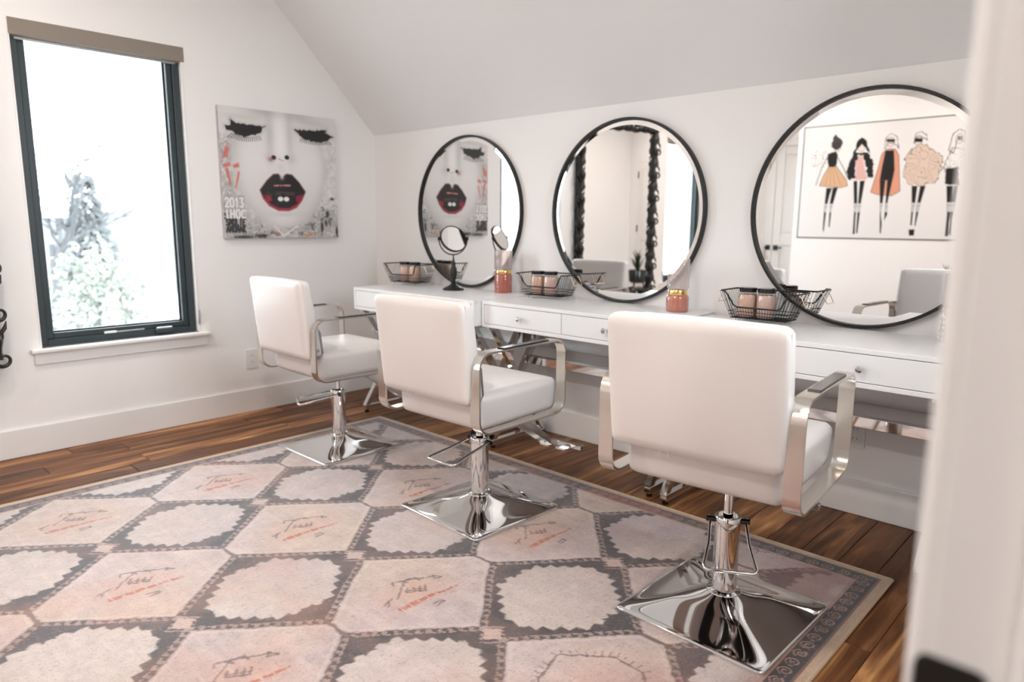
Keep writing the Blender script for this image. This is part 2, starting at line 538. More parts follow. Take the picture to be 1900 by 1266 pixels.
# windows
def window(name, W):
    y0, y1, z0, z1 = W
    r = structure(name)
    xf = -.030
    def ring(nm, a0, a1, b0, b1, w, xa, xb, m):
        mm = MB()
        mm.box((xa, a0, b0), (xb, a0 + w, b1), .003); mm.box((xa, a1 - w, b0), (xb, a1, b1), .003)
        mm.box((xa, a0 + w, b0), (xb, a1 - w, b0 + w), .003); mm.box((xa, a0 + w, b1 - w), (xb, a1 - w, b1), .003)
        return mm.build(nm, m, r)
    box('jamb_liner', (-.15, y1 - .012, z0), (0.0, y1 - .0005, z1 - .001), M['trim'], r)
    box('jamb_liner', (-.15, y0 + .0005, z0), (0.0, y0 + .008, z1 - .001), M['trim'], r)
    fy0, fy1 = y0 + .008, y1 - .014
    ring('window_frame', fy0, fy1, z0, z1 - .004, .034, -.12, xf, M['frame'])
    s = ring('sash', fy0 + .034, fy1 - .034, z0 + .034, z1 - .038, .030, -.095, xf - .014, M['frame'])
    ring('gasket', fy0 + .064, fy1 - .064, z0 + .064, z1 - .068, .008, -.085, xf - .04, M['blackmetal'])
    box('pane', (-.078, fy0 + .066, z0 + .066), (-.074, fy1 - .066, z1 - .07), M['pane'], r)
    yc = y0 + .62 * (y1 - y0)
    # sill: stool and apron
    mm = MB(); mm.box((-.03, y0 - .045, z0 - .020), (.045, y1 + .045, z0), .006)
    mm.build('stool', M['trim'], r)
    box('apron', (0, y0 - .03, z0 - .078), (.017, y1 + .03, z0 - .020), M['trim'], r, .003)
    # operator crank folded on the bottom rail, lock bar
    op = box('crank_cover', (xf, yc + .06, z0 + .012), (xf + .022, yc + .155, z0 + .036), M['frame'], r, .006)
    box('crank_arm', (xf + .008, yc + .066, z0 + .036), (xf + .020, yc + .150, z0 + .046), M['satin'], r, .004)
    box('lock_bar', (xf - .012, yc - .13, z0 + .036), (xf - .002, yc + .01, z0 + .045), M['satin'], r, .002)
    box('lock_bar', (xf - .012, yc - .19, z0 + .036), (xf - .002, yc - .13, z0 + .048), M['trim'], r, .002)
    box('lock_lever', (-.004, y1 - .011, z0 + .045), (.012, y1 - .003, z0 + .125), M['satin'], r, .003)
    return r
window('window_1', WIN[0])
window('window_2', WIN[1])
w3 = structure('added_window')  # window added out of view, to brighten the room from the right
a_, b_, c_, d_ = ADDED_WIN
mm = MB()
for lo_, hi_ in (((a_, c_), (a_ + .05, d_)), ((b_ - .05, c_), (b_, d_)), ((a_ + .05, c_), (b_ - .05, c_ + .05)), ((a_ + .05, d_ - .05), (b_ - .05, d_)), (((a_ + b_) / 2 - .02, c_ + .05), ((a_ + b_) / 2 + .02, d_ - .05))):
    mm.box((XR + .035, lo_[0], lo_[1]), (XR + .09, hi_[0], hi_[1]), .003)
mm.build('window_frame', M['frame'], w3)
for p, q in ((a_ + .05, (a_ + b_) / 2 - .02), ((a_ + b_) / 2 + .02, b_ - .05)):
    box('pane', (XR + .06, p, c_ + .05), (XR + .064, q, d_ - .05), M['pane'], w3)
box('stool', (XR - .045, a_ - .045, c_ - .02), (XR + .03, b_ + .045, c_), M['trim'], w3, .005)

def roller_shade(W, label):
    y0, y1, z0, z1 = W
    t = thing('roller_shade', label, 'window shade', (-.03, (y0 + y1) / 2, z1 - .08), 0, 'roller shades on the left wall')
    h = (y1 - y0) / 2
    box('valance', (-.025, -h + .004, .004), (.034, h + .006, .080), M['shade'], t, .004)
    MB().tube([(0.002, -h + .02, .022), (0.002, h - .02, .022)], .022, 16).build('roller', M['shade'], t, 40)
    box('hem_bar', (-.004, -h + .03, -.010), (.004, h - .03, .004), M['satin'], t, .003)
roller_shade(WIN[0], 'taupe fabric roller shade cassette at the top of the window beside the lips canvas')
roller_shade(WIN[1], 'taupe fabric roller shade cassette at the top of the window reflected in the middle mirror')

# doorway the camera stands in: lining, stop, casing, strike plate
d1 = structure('door_1')
box('jamb', (XR, -2.40, 0), (XR + .115, DY1, 2.05), M['trim'], d1, .002)
box('jamb', (XR, DY0, 0), (XR + .115, -3.28, 2.05), M['trim'], d1, .002)
box('head_jamb', (XR, DY0, 2.05), (XR + .115, DY1, 2.07), M['trim'], d1)
box('door_stop', (XR + .050, -2.412, 0), (XR + .085, -2.40, 2.05), M['trim'], d1, .004)
box('door_stop', (XR + .050, -3.28, 0), (XR + .085, -3.268, 2.05), M['trim'], d1, .004)
box('casing', (XR - .015, -2.394, 0), (XR, -2.305, 2.14), M['trim'], d1, .005)
box('casing', (XR - .015, -3.375, 0), (XR, -3.286, 2.14), M['trim'], d1, .005)
box('casing', (XR - .015, -3.286, 2.056), (XR, -2.394, 2.14), M['trim'], d1, .005)
def rrect(w, h, r, n=5):
    P = []
    for cx, cy, a0 in ((w / 2 - r, h / 2 - r, 0), (-w / 2 + r, h / 2 - r, 90), (-w / 2 + r, -h / 2 + r, 180), (w / 2 - r, -h / 2 + r, 270)):
        for k in range(n + 1):
            a = R(a0 + 90 * k / n)
            P.append((cx + r * math.cos(a), cy + r * math.sin(a)))
    return P
st = MB().prism([(3.9620 + a, .828 + b) for a, b in rrect(.044, .070, .009)], 'y', -2.4025, -2.3995).build('strike_plate', M['blackmetal'], d1, 30, label='black strike plate')
MB().prism([(3.965 + a, .828 + b) for a, b in rrect(.016, .026, .003)], 'y', -2.4030, -2.4024).build('strike_hole', M['gap'], st)

# hallway behind the doorway, its darkness put into the surface colour
for nm, lo, hi in (('floor_hall', (4.062, -4.8, -.06), (6.0, -2.2, 0)), ('ceiling_hall', (4.062, -4.8, 2.45), (6.0, -2.2, 2.55)),
                   ('wall_hall_end', (6.0, -4.8, 0), (6.1, -2.2, 2.45)), ('wall_hall_near', (4.062, -2.2, 0), (6.1, -2.1, 2.45)), ('wall_hall_far', (4.062, -4.9, 0), (6.1, -4.8, 2.45))):
    box(nm, lo, hi, M['halldark'])['kind'] = 'structure'
box('wall_hall_inner', (4.062, DY1, 0), (4.066, -2.2, 2.45), M['halldark'])['kind'] = 'structure'
box('wall_hall_outer', (4.062, -4.8, 0), (4.066, DY0, 2.45), M['halldark'])['kind'] = 'structure'

# panelled doors on the far side of the room (seen in the mirrors)
def panel_leaf(parent, x0, x1, z0, z1, y, name='leaf'):
    lf = MB()
    lf.box((x0, y, z0), (x1, y + .022, z1))
    sw = .095
    zm = z0 + (z1 - z0) * .47
    for a, b in ((x0, x0 + sw), (x1 - sw, x1)): lf.box((a, y + .022, z0), (b, y + .034, z1), .003)
    for a, b in ((z0, z0 + .18), (zm - .06, zm + .06), (z1 - sw, z1)): lf.box((x0 + sw, y + .022, a), (x1 - sw, y + .034, b), .003)
    o = lf.build(name, M['door'], parent)
    for a, b in ((z0 + .21, zm - .09), (zm + .09, z1 - sw - .03)):
        box('panel', (x0 + sw + .03, y + .022, a), (x1 - sw - .03, y + .029, b), M['door'], o, .004)
    return o
d2 = structure('door_2')
for a, b, hx in ((.03, .475, .43), (.480, .872, .525)):
    l = panel_leaf(d2, a, b, .01, 2.05, YA)
    pl = box('handle_plate', (hx - .03, YA + .034, .85), (hx + .03, YA + .040, .91), M['blackmetal'], l, .002)
    sgn = -1 if hx < .48 else 1
    box('lever', (min(hx, hx + sgn * .09), YA + .065, .872), (max(hx, hx + sgn * .09), YA + .078, .888), M['blackmetal'], l, .003)
box('casing', (.0, YA, 2.055), (.88, YA + .018, 2.14), M['trim'], d2, .004)
d3 = structure('door_3')
l = panel_leaf(d3, 2.86, 3.64, .01, 2.05, YF + .002, 'leaf')
for z in (.25, 1.03, 1.82):
    box('hinge', (3.632, YF + .03, z), (3.652, YF + .046, z + .10), M['blackmetal'], l, .002)
MB().tube([(2.93, YF + .036, .92), (2.93, YF + .085, .92), (3.04, YF + .085, .92)], .009, 8).build('lever', M['blackmetal'], l, 40)
for a, b in ((2.77, 2.856), (3.644, 3.73)): box('casing', (a, YF, 0), (b, YF + .018, 2.14), M['trim'], d3, .004)
box('casing', (2.856, YF, 2.056), (3.644, YF + .018, 2.14), M['trim'], d3, .004)

# recessed ceiling lights, out of view, added to lift the room's brightness
def added_ceiling_light(x, y, label, z=2.75):
    t = thing('added_ceiling_light', label, 'ceiling light', (x, y, z), 0, 'added recessed ceiling lights')
    MB().lathe([(.052, -.0005), (.075, -.0005), (.073, -.006), (.054, -.007), (.052, -.0005)], 32).build('trim_ring', M['trim'], t, 40)
    m = bpy.data.materials.get('added_lamp_diffuser')
    if m is None:
        m, N, L, P = nt('added_lamp_diffuser')
        P.inputs['Emission Color'].default_value = (1, .90, .80, 1); P.inputs['Emission Strength'].default_value = 12
    MB().lathe([(0, -.003), (.052, -.003)], 32).build('diffuser', m, t)
    ld = bpy.data.lights.new('fill_downlight', 'AREA'); ld.shape = 'DISK'; ld.size = .10; ld.energy = FILL_ENERGY; ld.color = (1, .91, .84)
    lo = bpy.data.objects.new('fill_downlight', ld); COL.objects.link(lo); lo.parent = t; lo.location = (0, 0, -.012)
added_ceiling_light(1.15, -2.45, 'added recessed ceiling light in front of the ornate carved mirror')
added_ceiling_light(2.85, -2.45, 'added recessed ceiling light just inside the doorway')
added_ceiling_light(1.15, -4.15, 'added recessed ceiling light near the closet doors')
added_ceiling_light(2.85, -4.15, 'added recessed ceiling light in front of the fashion tapestry')

added_ceiling_light(4.55, -3.25, 'added recessed ceiling light in the hallway behind the doorway', 2.45)  # added out of view to brighten the door jamb

# power outlets
def outlet(name_lab, loc, rz, blackplug=False):
    t = thing('power_outlet', name_lab, 'outlet', loc, rz, 'wall outlets')
    # local: plate in x-z plane, facing -y
    MB().prism([(a, b) for a, b in rrect(.072, .116, .006)], 'y', -.0055, -.0003).build('cover_plate', M['outlet'], t, 40)
    for s in (-1, 1):
        r_ = MB().prism([(a, b + s * .020) for a, b in rrect(.034, .029, .010)], 'y', -.0075, -.0055).build('receptacle', M['outlet'], t, 40)
        mm = MB()
        for q in (-.007, .007): mm.box((q - .0012, -.0079, s * .020 - .002), (q + .0012, -.0074, s * .020 + .007))
        mm.build('slot', M['gap'], r_)
    if blackplug:
        box('night_light', (-.030, -.009, -.010), (-.020, -.0055, .010), M['blackplastic'], t, .001)
outlet('white wall outlet under the lips canvas beside the far chair', (0, -.949, .325), R(90))
outlet('white wall outlet below the desk nearest the doorway', (3.185, 0, .33), 0, True)

# ================================================================== desks
def make_desk(x0, x1, yf, yb, zt, label):
    w = x1 - x0
    t = thing('vanity_desk', label, 'desk', (x0, yf, 0), 0, 'white vanity desks along the wall')
    D = yb - yf
    zb = zt - .131
    s = .017
    mm = MB()
    mm.box((0, 0, zt - s), (w, D, zt), .0015); mm.box((0, 0, zb), (w, D, zb + s), .0015)
    mm.box((0, 0, zb + s), (s, D, zt - s)); mm.box((w - s, 0, zb + s), (w, D, zt - s))
    mm.box((s, D - s, zb + s), (w - s, D, zt - s)); mm.box((s, .030, zb + s), (w - s, .04, zt - s))
    mm.build('carcass', M['desk'], t)
    g = .0022
    half = (w - 2 * s) / 2
    for k in range(2):
        a = s + k * half + g; b = s + (k + 1) * half - g
        dr = box('drawer', (a, .0005, zb + s + g), (b, .0295, zt - s - g), M['desk'], t, .0012)
        kn = MB()
        prof = [(.0, .0), (.006, .0), (.005, .006), (.004, .010), (.009, .014), (.0125, .019), (.0115, .026), (.006, .030), (0, .031)]
        kn.lathe(prof, 10)
        kn.v = [((a + b) / 2 + p[0], -p[2] + .0005, (zb + zt) / 2 + p[1]) for p in kn.v]
        kn.build('knob', M['chrome'], dr, 25, label='faceted chrome knob')
    q = .030
    for xe in (.045, w - .045):
        for ya, yc in ((.035, D - .035), (D - .035, .035)):
            MB().bar((xe + (.004 if ya < yc else -.004), ya, zb - .002), (xe + (.004 if ya < yc else -.004), yc, .035), q, q).build('leg', M['chrome'], t)
        box('foot_rail', (xe - q / 2, .022, .016), (xe + q / 2, D - .010, .044), M['chrome'], t, .001)
        box('top_rail', (xe - q / 2, .015, zb - .016), (xe + q / 2, D - .015, zb), M['chrome'], t, .001)
        for yy in (.038, D - .03):
            MB().lathe([(.012, 0), (.013, .004), (.011, .017)], 12, (xe, yy, 0)).build('foot_pad', M['blackplastic'], t, 40)
    box('stretcher', (.05, D / 2 + .045, .418), (w - .05, D / 2 + .085, .458), M['chrome'], t, .0012)
    box('back_band', (.06, D - .030, zb - .150), (w - .06, D - .018, zb), M['satin'], t, .001)  # grey satin band under the back of the desk
    return t
Z1, Z2, Z3 = .769, .766, .756
make_desk(.472, 1.512, -.516, -.058, Z1, 'white two-drawer desk with chrome X legs in the far corner, under the tabletop mirror')
make_desk(1.517, 2.552, -.465, -.010, Z2, 'white two-drawer desk with chrome X legs, middle of the row')
make_desk(2.557, 3.595, -.492, -.037, Z3, 'white two-drawer desk with chrome X legs nearest the doorway')

# ================================================================== round wall mirrors
def round_mirror(cx, cz, rad, label):
    t = thing('round_mirror', label, 'mirror', (cx, 0, cz - rad), 0, 'round black-framed mirrors above the desks')
    n = 96
    # local origin at the lowest point; disc in x-z plane facing -y
    mm = MB()
    prof = [(rad - .012, -.004), (rad - .012, -.026), (rad - .010, -.028), (rad - .002, -.028), (rad, -.026), (rad, -.0008), (rad - .012, -.0008)]
    vs_, fs = [], []
    for (r_, y) in prof:
        for k in range(n):
            a = 2 * PI * k / n
            vs_.append((r_ * math.cos(a), y, rad + r_ * math.sin(a)))
    for i in range(len(prof) - 1):
        for k in range(n):
            l = (k + 1) % n
            fs.append((i * n + k, i * n + l, (i + 1) * n + l, (i + 1) * n + k))
    mm.add(vs_, fs).build('frame', M['blackmetal'], t, 35)
    # bevelled glass: flat disc and a sloping outer ring
    bw, bt = .022, .0007
    def ring(radii_y):
        m2 = MB(); v2, f2 = [], []
        for (r_, y) in radii_y:
            for k in range(n):
                a = 2 * PI * k / n
                v2.append((r_ * math.cos(a), y, rad + r_ * math.sin(a)))
        for i in range(len(radii_y) - 1):
            for k in range(n):
                l = (k + 1) % n
                f2.append((i * n + k, (i + 1) * n + k, (i + 1) * n + l, i * n + l))
        return m2, v2, f2
    m2, v2, f2 = ring([(rad - .0125 - bw, -.014)])
    f2.append(tuple(range(n)))
    m2.add(v2, f2)
    g = m2.build('glass', M['mirror'], t)
    m2, v2, f2 = ring([(rad - .0125 - bw, -.014), (rad - .0122, -.014 + bt)])
    m2.add(v2, f2)
    m2.build('bevelled_edge', M['mirror'], g, 180)
round_mirror(.930, Z1 + .445, .444, 'round black-framed mirror on the wall above the far desk, behind the tabletop mirror')
round_mirror(2.043, Z2 + .4445, .4435, 'round black-framed mirror above the middle desk, reflecting the carved black frame')
round_mirror(3.152, Z3 + .455, .4535, 'round black-framed mirror nearest the doorway, reflecting the fashion sketch tapestry')

# ================================================================== salon chairs
def loop_path(y0, y1, z0, z1, r, n=8):
    P = []
    for cy, cz, a0 in ((y1 - r, z1 - r, 0), (y0 + r, z1 - r, 90), (y0 + r, z0 + r, 180), (y1 - r, z0 + r, 270)):
        for k in range(n + 1):
            a = R(a0 + 90 * k / n)
            nn = (0, math.cos(a), math.sin(a))
            P.append(((0, cy + r * nn[1], cz + r * nn[2]), nn))
    return P

def make_chair(label, loc, rot, rise, base_rot, ped_dir, ped_out, ped_z):
    t = thing('salon_chair', label, 'chair', (loc[0], loc[1], .0105), 0, 'white salon chairs facing the desks')
    cr, sr = math.cos(base_rot), math.sin(base_rot)
    # --- pressed chrome base
    hs, n = .23, 48
    vs_, fs = [], []
    def hz(a, b):
        m = max(abs(a), abs(b)); q = math.hypot(a, b)
        s = (abs(a) ** 9 + abs(b) ** 9) ** (1 / 9)
        k = sstep_s(.12, .5, m)
        s = q * (1 - k) + s * k
        s = min(1.0, s)
        return .009 + .076 * (1 - s) ** 1.38
    for j in range(n + 1):
        for i in range(n + 1):
            a, b = 2 * i / n - 1, 2 * j / n - 1
            a = math.copysign(abs(a) ** 1.15, a); b = math.copysign(abs(b) ** 1.15, b)
            # rounded plan corners
            ax, by = a * hs, b * hs
            rc = .018
            ex, ey = max(0, abs(ax) - (hs - rc)), max(0, abs(by) - (hs - rc))
            d = math.hypot(ex, ey)
            if ex > 0 and ey > 0 and max(ex, ey) > 0:
                k = max(ex, ey) / d
                ax = math.copysign(hs - rc + ex * k, ax); by = math.copysign(hs - rc + ey * k, by)
            vs_.append((ax * cr - by * sr, ax * sr + by * cr, hz(a, b)))
    for j in range(n):
        for i in range(n):
            k = j * (n + 1) + i
            fs.append((k, k + 1, k + n + 2, k + n + 1))
    rim = [i for i in range(n + 1)] + [j * (n + 1) + n for j in range(1, n + 1)] + [n * (n + 1) + i for i in range(n - 1, -1, -1)] + [j * (n + 1) for j in range(n - 1, 0, -1)]
    st_ = len(vs_)
    for k in rim: p = vs_[k]; vs_.append((p[0] * 1.006, p[1] * 1.006, .0065))
    st2 = len(vs_)
    for k in rim: p = vs_[k]; vs_.append((p[0] * 1.006, p[1] * 1.006, .0))
    L_ = len(rim)
    for k in range(L_):
        l = (k + 1) % L_
        fs.append((rim[k], st_ + k, st_ + l, rim[l])); fs.append((st_ + k, st2 + k, st2 + l, st_ + l))
    MB().add(vs_, fs).build('base_plate', M['chrome'], t, 60)
    MB().lathe([(.036, .050), (.050, .052), (.053, .058), (.050, .066), (.044, .068), (.043, .062), (.036, .062)], 32).build('collar', M['chrome'], t, 50)
    MB().lathe([(.036, .055), (.036, .282), (.0385, .284), (.0385, .296), (.037, .298), (.030, .298), (.029, .285), (.0, .285)], 32).build('hydraulic_tube', M['chrome'], t, 40)
    MB().lathe([(.0135, .28), (.0135, .400 + rise)], 20).build('piston', M['chrome'], t, 40)
    # --- pump pedal
    pd = Vector((math.cos(ped_dir), math.sin(ped_dir), 0)); ps = Vector((-pd.y, pd.x, 0))
    a0 = Vector((0, 0, .283)); a1 = pd * ped_out + Vector((0, 0, ped_z))
    def mix(s, k): return a0.lerp(a1, k) + ps * s
    path = [mix(.050, -.05), mix(.052, .15), mix(.056, .5), mix(.070, .92), mix(.066, .985), mix(.058, 1.0),
            mix(-.058, 1.0), mix(-.066, .985), mix(-.070, .92), mix(-.056, .5), mix(-.052, .15), mix(-.050, -.05)]
    pe = MB().tube(path, .0052, 10).build('pump_pedal', M['chrome'], t, 60)
    for s in (-1, 1):
        MB().tube([ps * (s * .036) + Vector((0, 0, .283)), ps * (s * .062) + Vector((0, 0, .283))], .0085, 12).build('pivot_cap', M['blackplastic'], pe, 40)
    # --- everything above turns on the piston
    u = bpy.data.objects.new('swivel', None); COL.objects.link(u); u.parent = t
    COL.objects.unlink(u); bpy.data.objects.remove(u)
    rr = Matrix.Rotation(rot, 4, 'Z')
    def place(o):
        o.location = (0, 0, rise); o.rotation_euler = (0, 0, rot)
        return o
    OX = -.006
    place(box('seat_plate', (OX - .09, -.11, .388), (OX + .09, .12, .401), M['blackmetal'], t, .002))
    place(box('under_panel', (OX - .172, -.165, .4005), (OX + .172, .175, .4075), M['blackfabric'], t, .002))
    # seat cushion
    def seat_warp(P):
        # softly domed top, slightly tucked bottom
        k = (P.z + .066) / .132
        return (P.x * (.97 + .03 * k), P.y * (.98 + .02 * k), P.z)
    sc = place(MB().cushion((OX, .003, .4725), (.452, .450, .132), .026, 16, (.004, .006, .010), seat_warp).build('seat', M['leather'], t, 180))
    # backrest: thicker below, leaning back
    def back_warp(P):
        k = (P.z + .181) / .362          # 0 bottom .. 1 top
        th = .094 - .030 * k
        yy = P.y / .094 * th
        off = -.247 - .050 * k
        return (P.x * (.985 + .015 * k), yy + off, P.z)
    bc = place(MB().cushion((OX, 0, .6955), (.476, .094, .366), .024, 18, (.003, .012, .006), back_warp).build('backrest', M['leather'], t, 180))
    # seams down the sides of the back
    for s in (-1, 1):
        pts = []
        for k in range(13):
            q = .03 + .94 * k / 12
            pts.append((OX + s * (.2335 + .0035 * q + .0015), -.247 - .050 * q - (.047 - .015 * q) + .021, .5125 + .366 * q))
        MB().tube(pts, .0011, 6).build('seam', M['thread'], bc, 60)
    for q in (-.012, .012):
        box('zip_tail', (OX - .07 + q - .0006, -.292, .506), (OX - .07 + q + .0006, -.290, .522), M['thread'], bc)
    # steel arm loops, black armrest inlay, back brackets
    for s in (-1, 1):
        xc = OX + s * .255
        lp = [((xc, p[1], p[2]), nn) for p, nn in loop_path(-.279, .207, .410, .705, .058)]
        al = place(MB().strip(lp, (.043, 0, 0), .0075).build('arm_loop', M['steel'], t, 30))
        box('arm_inlay', (xc - .0165, -.150, .7045), (xc + .0165, .105, .7095), M['blackplastic'], al, .003)
        br = place(MB().prism([(-.272, .530), (-.235, .520), (-.212, .545), (-.222, .640), (-.240, .668), (-.272, .668)], 'x', OX + s * .232 - .0025, OX + s * .232 + .0025).build('bracket', M['satin'], t, 40))
        MB().tube([(OX + s * .230, -.245, .560), (OX + s * .241, -.245, .560)], .008, 12).build('bolt', M['chrome'], br, 40)
    # footrest
    for s in (-1, 1):
        place(MB().bar((OX + s * .045, .12, .395), (OX + s * .045, .470, .155), .008, .026).build('footrest_arm', M['softchrome'], t))
        place(MB().bar((OX + s * .045 + .018, .455, .148), (OX + s * .045 + .018, .520, .140), .05, .006).build('foot_plate', M['softchrome'], t))
    place(box('foot_bar', (OX - .135, .512, .138), (OX + .135, .537, .163), M['softchrome'], t, .004))
    return t

def sstep_s(a, b, x):
    k = max(0, min(1, (x - a) / (b - a)))
    return k * k * (3 - 2 * k)

make_chair('white leather salon chair in the far corner, in front of the tabletop mirror desk', (.994, -.982), R(-.4), 0.0, R(0), math.atan2(-.18, -.087), .20, .25)
make_chair('white leather salon chair, middle of the three, pedal pointing left', (2.087, -1.032), R(1.7), 0.0, R(-1.9), math.atan2(-1, .06), .222, .25)
make_chair('white leather salon chair nearest the doorway, raised highest, pedal facing the camera', (3.165, -1.056), R(5.3), .034, R(-.8), math.atan2(-.87, .5), .17, .205)
# ================================================================== rug
RX0, RX1, RY0, RY1 = .686, 3.484, -4.20, -.504
def rug_paint(u, v):
    x = RX0 + u * (RX1 - RX0); y = RY0 + v * (RY1 - RY0)
    wx = x + .010 * (fbm(x * 9, y * 9, 3) - .5) + .008 * (vnoise(x * 120, y * 45, 5) - .5); wy = y + .010 * (fbm(x * 9 + 40, y * 9, 4) - .5) + .006 * (vnoise(x * 60, y * 150, 6) - .5)
    PX, PY = .68, .582
    def local(ox, oy):
        a = (wx - ox) / PX; b = (wy - oy) / PY
        ia, ib = np.round(a), np.round(b)
        return (a - ia) * PX, (b - ib) * PY, ia, ib
    mx, my, mi, mj = local(2.42, -1.63)
    cx, cy, ci, cj = local(2.08, -1.339)
    n1 = fbm(x * 3.1, y * 3.1, 11); n2 = fbm(x * 22, y * 22, 12); n3 = fbm(x * 110, y * 40, 13, 3); n4 = fbm(x * 1.3 + 9, y * 1.3, 15); n5 = fbm(x * 8 + 3, y * 60, 16, 3)
    dark = s2l([42, 30, 29]); dark2 = s2l([82, 60, 56]); pink = s2l([206, 186, 181]); peach = s2l([208, 184, 168]); cream = s2l([206, 190, 181]); mauve = s2l([186, 166, 168]); orange = s2l([186, 92, 52]); line = s2l([88, 68, 66])
    col = np.repeat(dark[None], len(x), 0)
    worn = sstep(.42, .70, n2 * .6 + n3 * .4) * .65 + sstep(.48, .66, n1) * .45
    col = over(col, dark2, np.clip(worn, 0, 1))
    # motif hexagons
    ax, ay = np.abs(mx), np.abs(my)
    hexd = np.maximum((1.15 * ax + ay - .330) / 1.524, ay - .286)
    tone = over(np.repeat(pink[None], len(x), 0), peach, sstep(.35, .7, n1))
    tone = over(tone, mauve, .55 * sstep(.5, .75, fbm(x * 2.2 + 5, y * 2.2, 21)))
    tone = tone * (0.78 + .36 * n2 + .16 * (n3 - .5) + .12 * (n5 - .5))[:, None]
    ins = sstep(.004, -.004, hexd)
    col = col * (1 - ins[:, None]) + tone * ins[:, None]
    # comb teeth around the hexagons (hooks in the dark band)
    ex, ey = .24, .287
    tl = math.hypot(ex, ey)
    al = (ax * ex - ay * ey) / tl
    per = .030
    ph = np.mod(al, per) / per
    band = (hexd > .004) & (hexd < .022) & (ay < .285)
    tooth = (((ph < .45) & band) | ((ph < .8) & (hexd > .015) & (hexd < .022) & (ay < .285)))
    col = over(col, s2l([190, 160, 148]), np.where(tooth, .75, 0.0) * (.55 + .7 * n2))
    edge = np.exp(-(((hexd + .012) / .004) ** 2))
    col = over(col, s2l([222, 204, 192]), .45 * edge)
    # brown seam where hexagons meet
    seam = (np.abs(ay - .291) < .006) & (ax < .06)
    col = over(col, s2l([120, 92, 84]), np.where(seam, .8, 0.0))
    # diamond connector squares at the side tips
    sx, sy, si, sj = local(2.42 + .34, -1.63)
    sq = np.maximum(np.abs(sx), np.abs(sy))
    rot_ = np.abs(sx) + np.abs(sy)
    col = over(col, s2l([205, 176, 164]), np.where(rot_ < .036, .95, 0.0))
    spur = (rot_ >= .036) & (rot_ < .060) & (np.mod((sx - sy) * 1.0, .026) < .012) & (np.abs(sx + sy) < .05)
    col = over(col, s2l([190, 160, 150]), np.where(spur, .7, 0.0))
    # cream medallions with stepped edge
    bx, by_ = np.abs(cx), np.abs(cy)
    oct_ = np.maximum(np.maximum(bx - .182, by_ - .205), (bx * .90 + by_ - .246) / 1.345)
    sawt = np.where(np.abs(bx * .90 + by_ - .246) < .06, np.mod((bx - by_) * 15 + .25, 1.0), np.mod((bx + by_) * 26, 1.0))
    od = oct_ + (np.abs(sawt - .5) * 2 - .5) * .020
    ctone = over(np.repeat(cream[None], len(x), 0), pink, .8 * sstep(.4, .7, n4))
    ctone = over(ctone, mauve, .6 * sstep(.52, .8, fbm(x * 1.7 + 2, y * 1.7 + 8, 25)))
    ctone = ctone * (0.80 + .30 * n2 + .14 * (n3 - .5) + .16 * (n5 - .5))[:, None]
    ins = sstep(.004, -.004, od)
    col = col * (1 - ins[:, None]) + ctone * ins[:, None]
    # figure drawn inside each motif hexagon
    glow = np.exp(-(((mx + .0) / .085) ** 2 + ((my - .0) / .13) ** 2))
    col = over(col, s2l([206, 140, 98]), .42 * glow * (hexd < -.02) * (0.4 + .9 * n2))
    last = mi >= 1
    arc = seg_d(mx, my, (.055, -.10), (.055, -.01)); arc = np.minimum(arc, seg_d(mx, my, (.055, -.01), (.063, .108)))
    taper = .010 - .006 * np.clip((my + .1) / .21, 0, 1)
    gaps = np.mod(my + .003, .033) > .005
    col = over(col, orange, np.where((arc < taper * 1.15) & gaps & ~last, .92, 0.0))
    for a, b in (((-.002, -.073), (-.077, .011)), ((-.093, -.024), (-.065, .046)), ((-.093, -.024), (-.075, -.034)), ((-.065, .046), (-.045, .050)), ((-.085, .0), (-.060, .012)),
                 ((-.012, -.029), (.018, .022)), ((-.02, -.02), (.008, .03)), ((-.012, -.029), (-.035, -.012)), ((.018, .022), (-.008, .040)), ((.0, -.010), (-.022, .006)), ((.010, .008), (-.014, .024)),
                 ((-.01, .114), (-.035, .10)), ((-.01, .114), (-.02, .09)), ((-.035, .10), (-.02, .09)), ((-.077, .011), (-.03, .10)), ((.015, -.118), (-.012, -.10)), ((.0, -.125), (-.015, -.085)),
                 ((.10, -.01), (.10, .02)), ((.115, -.012), (.112, .022)), ((.10, .02), (.112, .022))):
        d = seg_d(mx, my, a, b)
        col = over(col, line, np.where(~last, .75, 0.0) * sstep(.0048, .0020, d))
    # larger outlined hexagon in the last column
    big = [(-.146, .051), (-.03, .147), (.065, .144), (.145, .02), (.10, -.10), (-.02, -.15), (-.12, -.06)]
    for k in range(len(big)):
        d = seg_d(mx, my, big[k], big[(k + 1) % len(big)])
        col = over(col, line, np.where(last, .8, 0.0) * sstep(.005, .002, d))
    pd = poly_sd(mx, my, big)
    tk = (pd > 0) & (pd < .022) & (np.mod(np.arctan2(my, mx) * 7.0, 1.0) < .16)
    col = over(col, line, np.where(tk & last, .7, 0.0))
    # pink wash towards the border corner
    wash = sstep(3.08, 3.30, x) * sstep(.33, .58, fbm(x * 4, y * 4, 33))
    col = over(col, s2l([152, 92, 82]), .62 * wash)
    col = over(col, s2l([198, 128, 84]), 0.22 * sstep(.56, .74, fbm(x * 2.6 + 31, y * 2.6 + 7, 35)) * (0.4 + .9 * n2))
    # border
    e = np.minimum(np.minimum(x - RX0, RX1 - x), np.minimum(y - RY0, RY1 - y))
    horiz = np.minimum(y - RY0, RY1 - y) <= np.minimum(x - RX0, RX1 - x)
    t = np.where(horiz, x, y)
    bn = np.repeat(s2l([176, 138, 120])[None], len(x), 0) * (0.75 + .5 * n2)[:, None]
    inb = e < .096
    col = np.where(inb[:, None], bn, col)
    dk = (e > .034) & (e < .084)
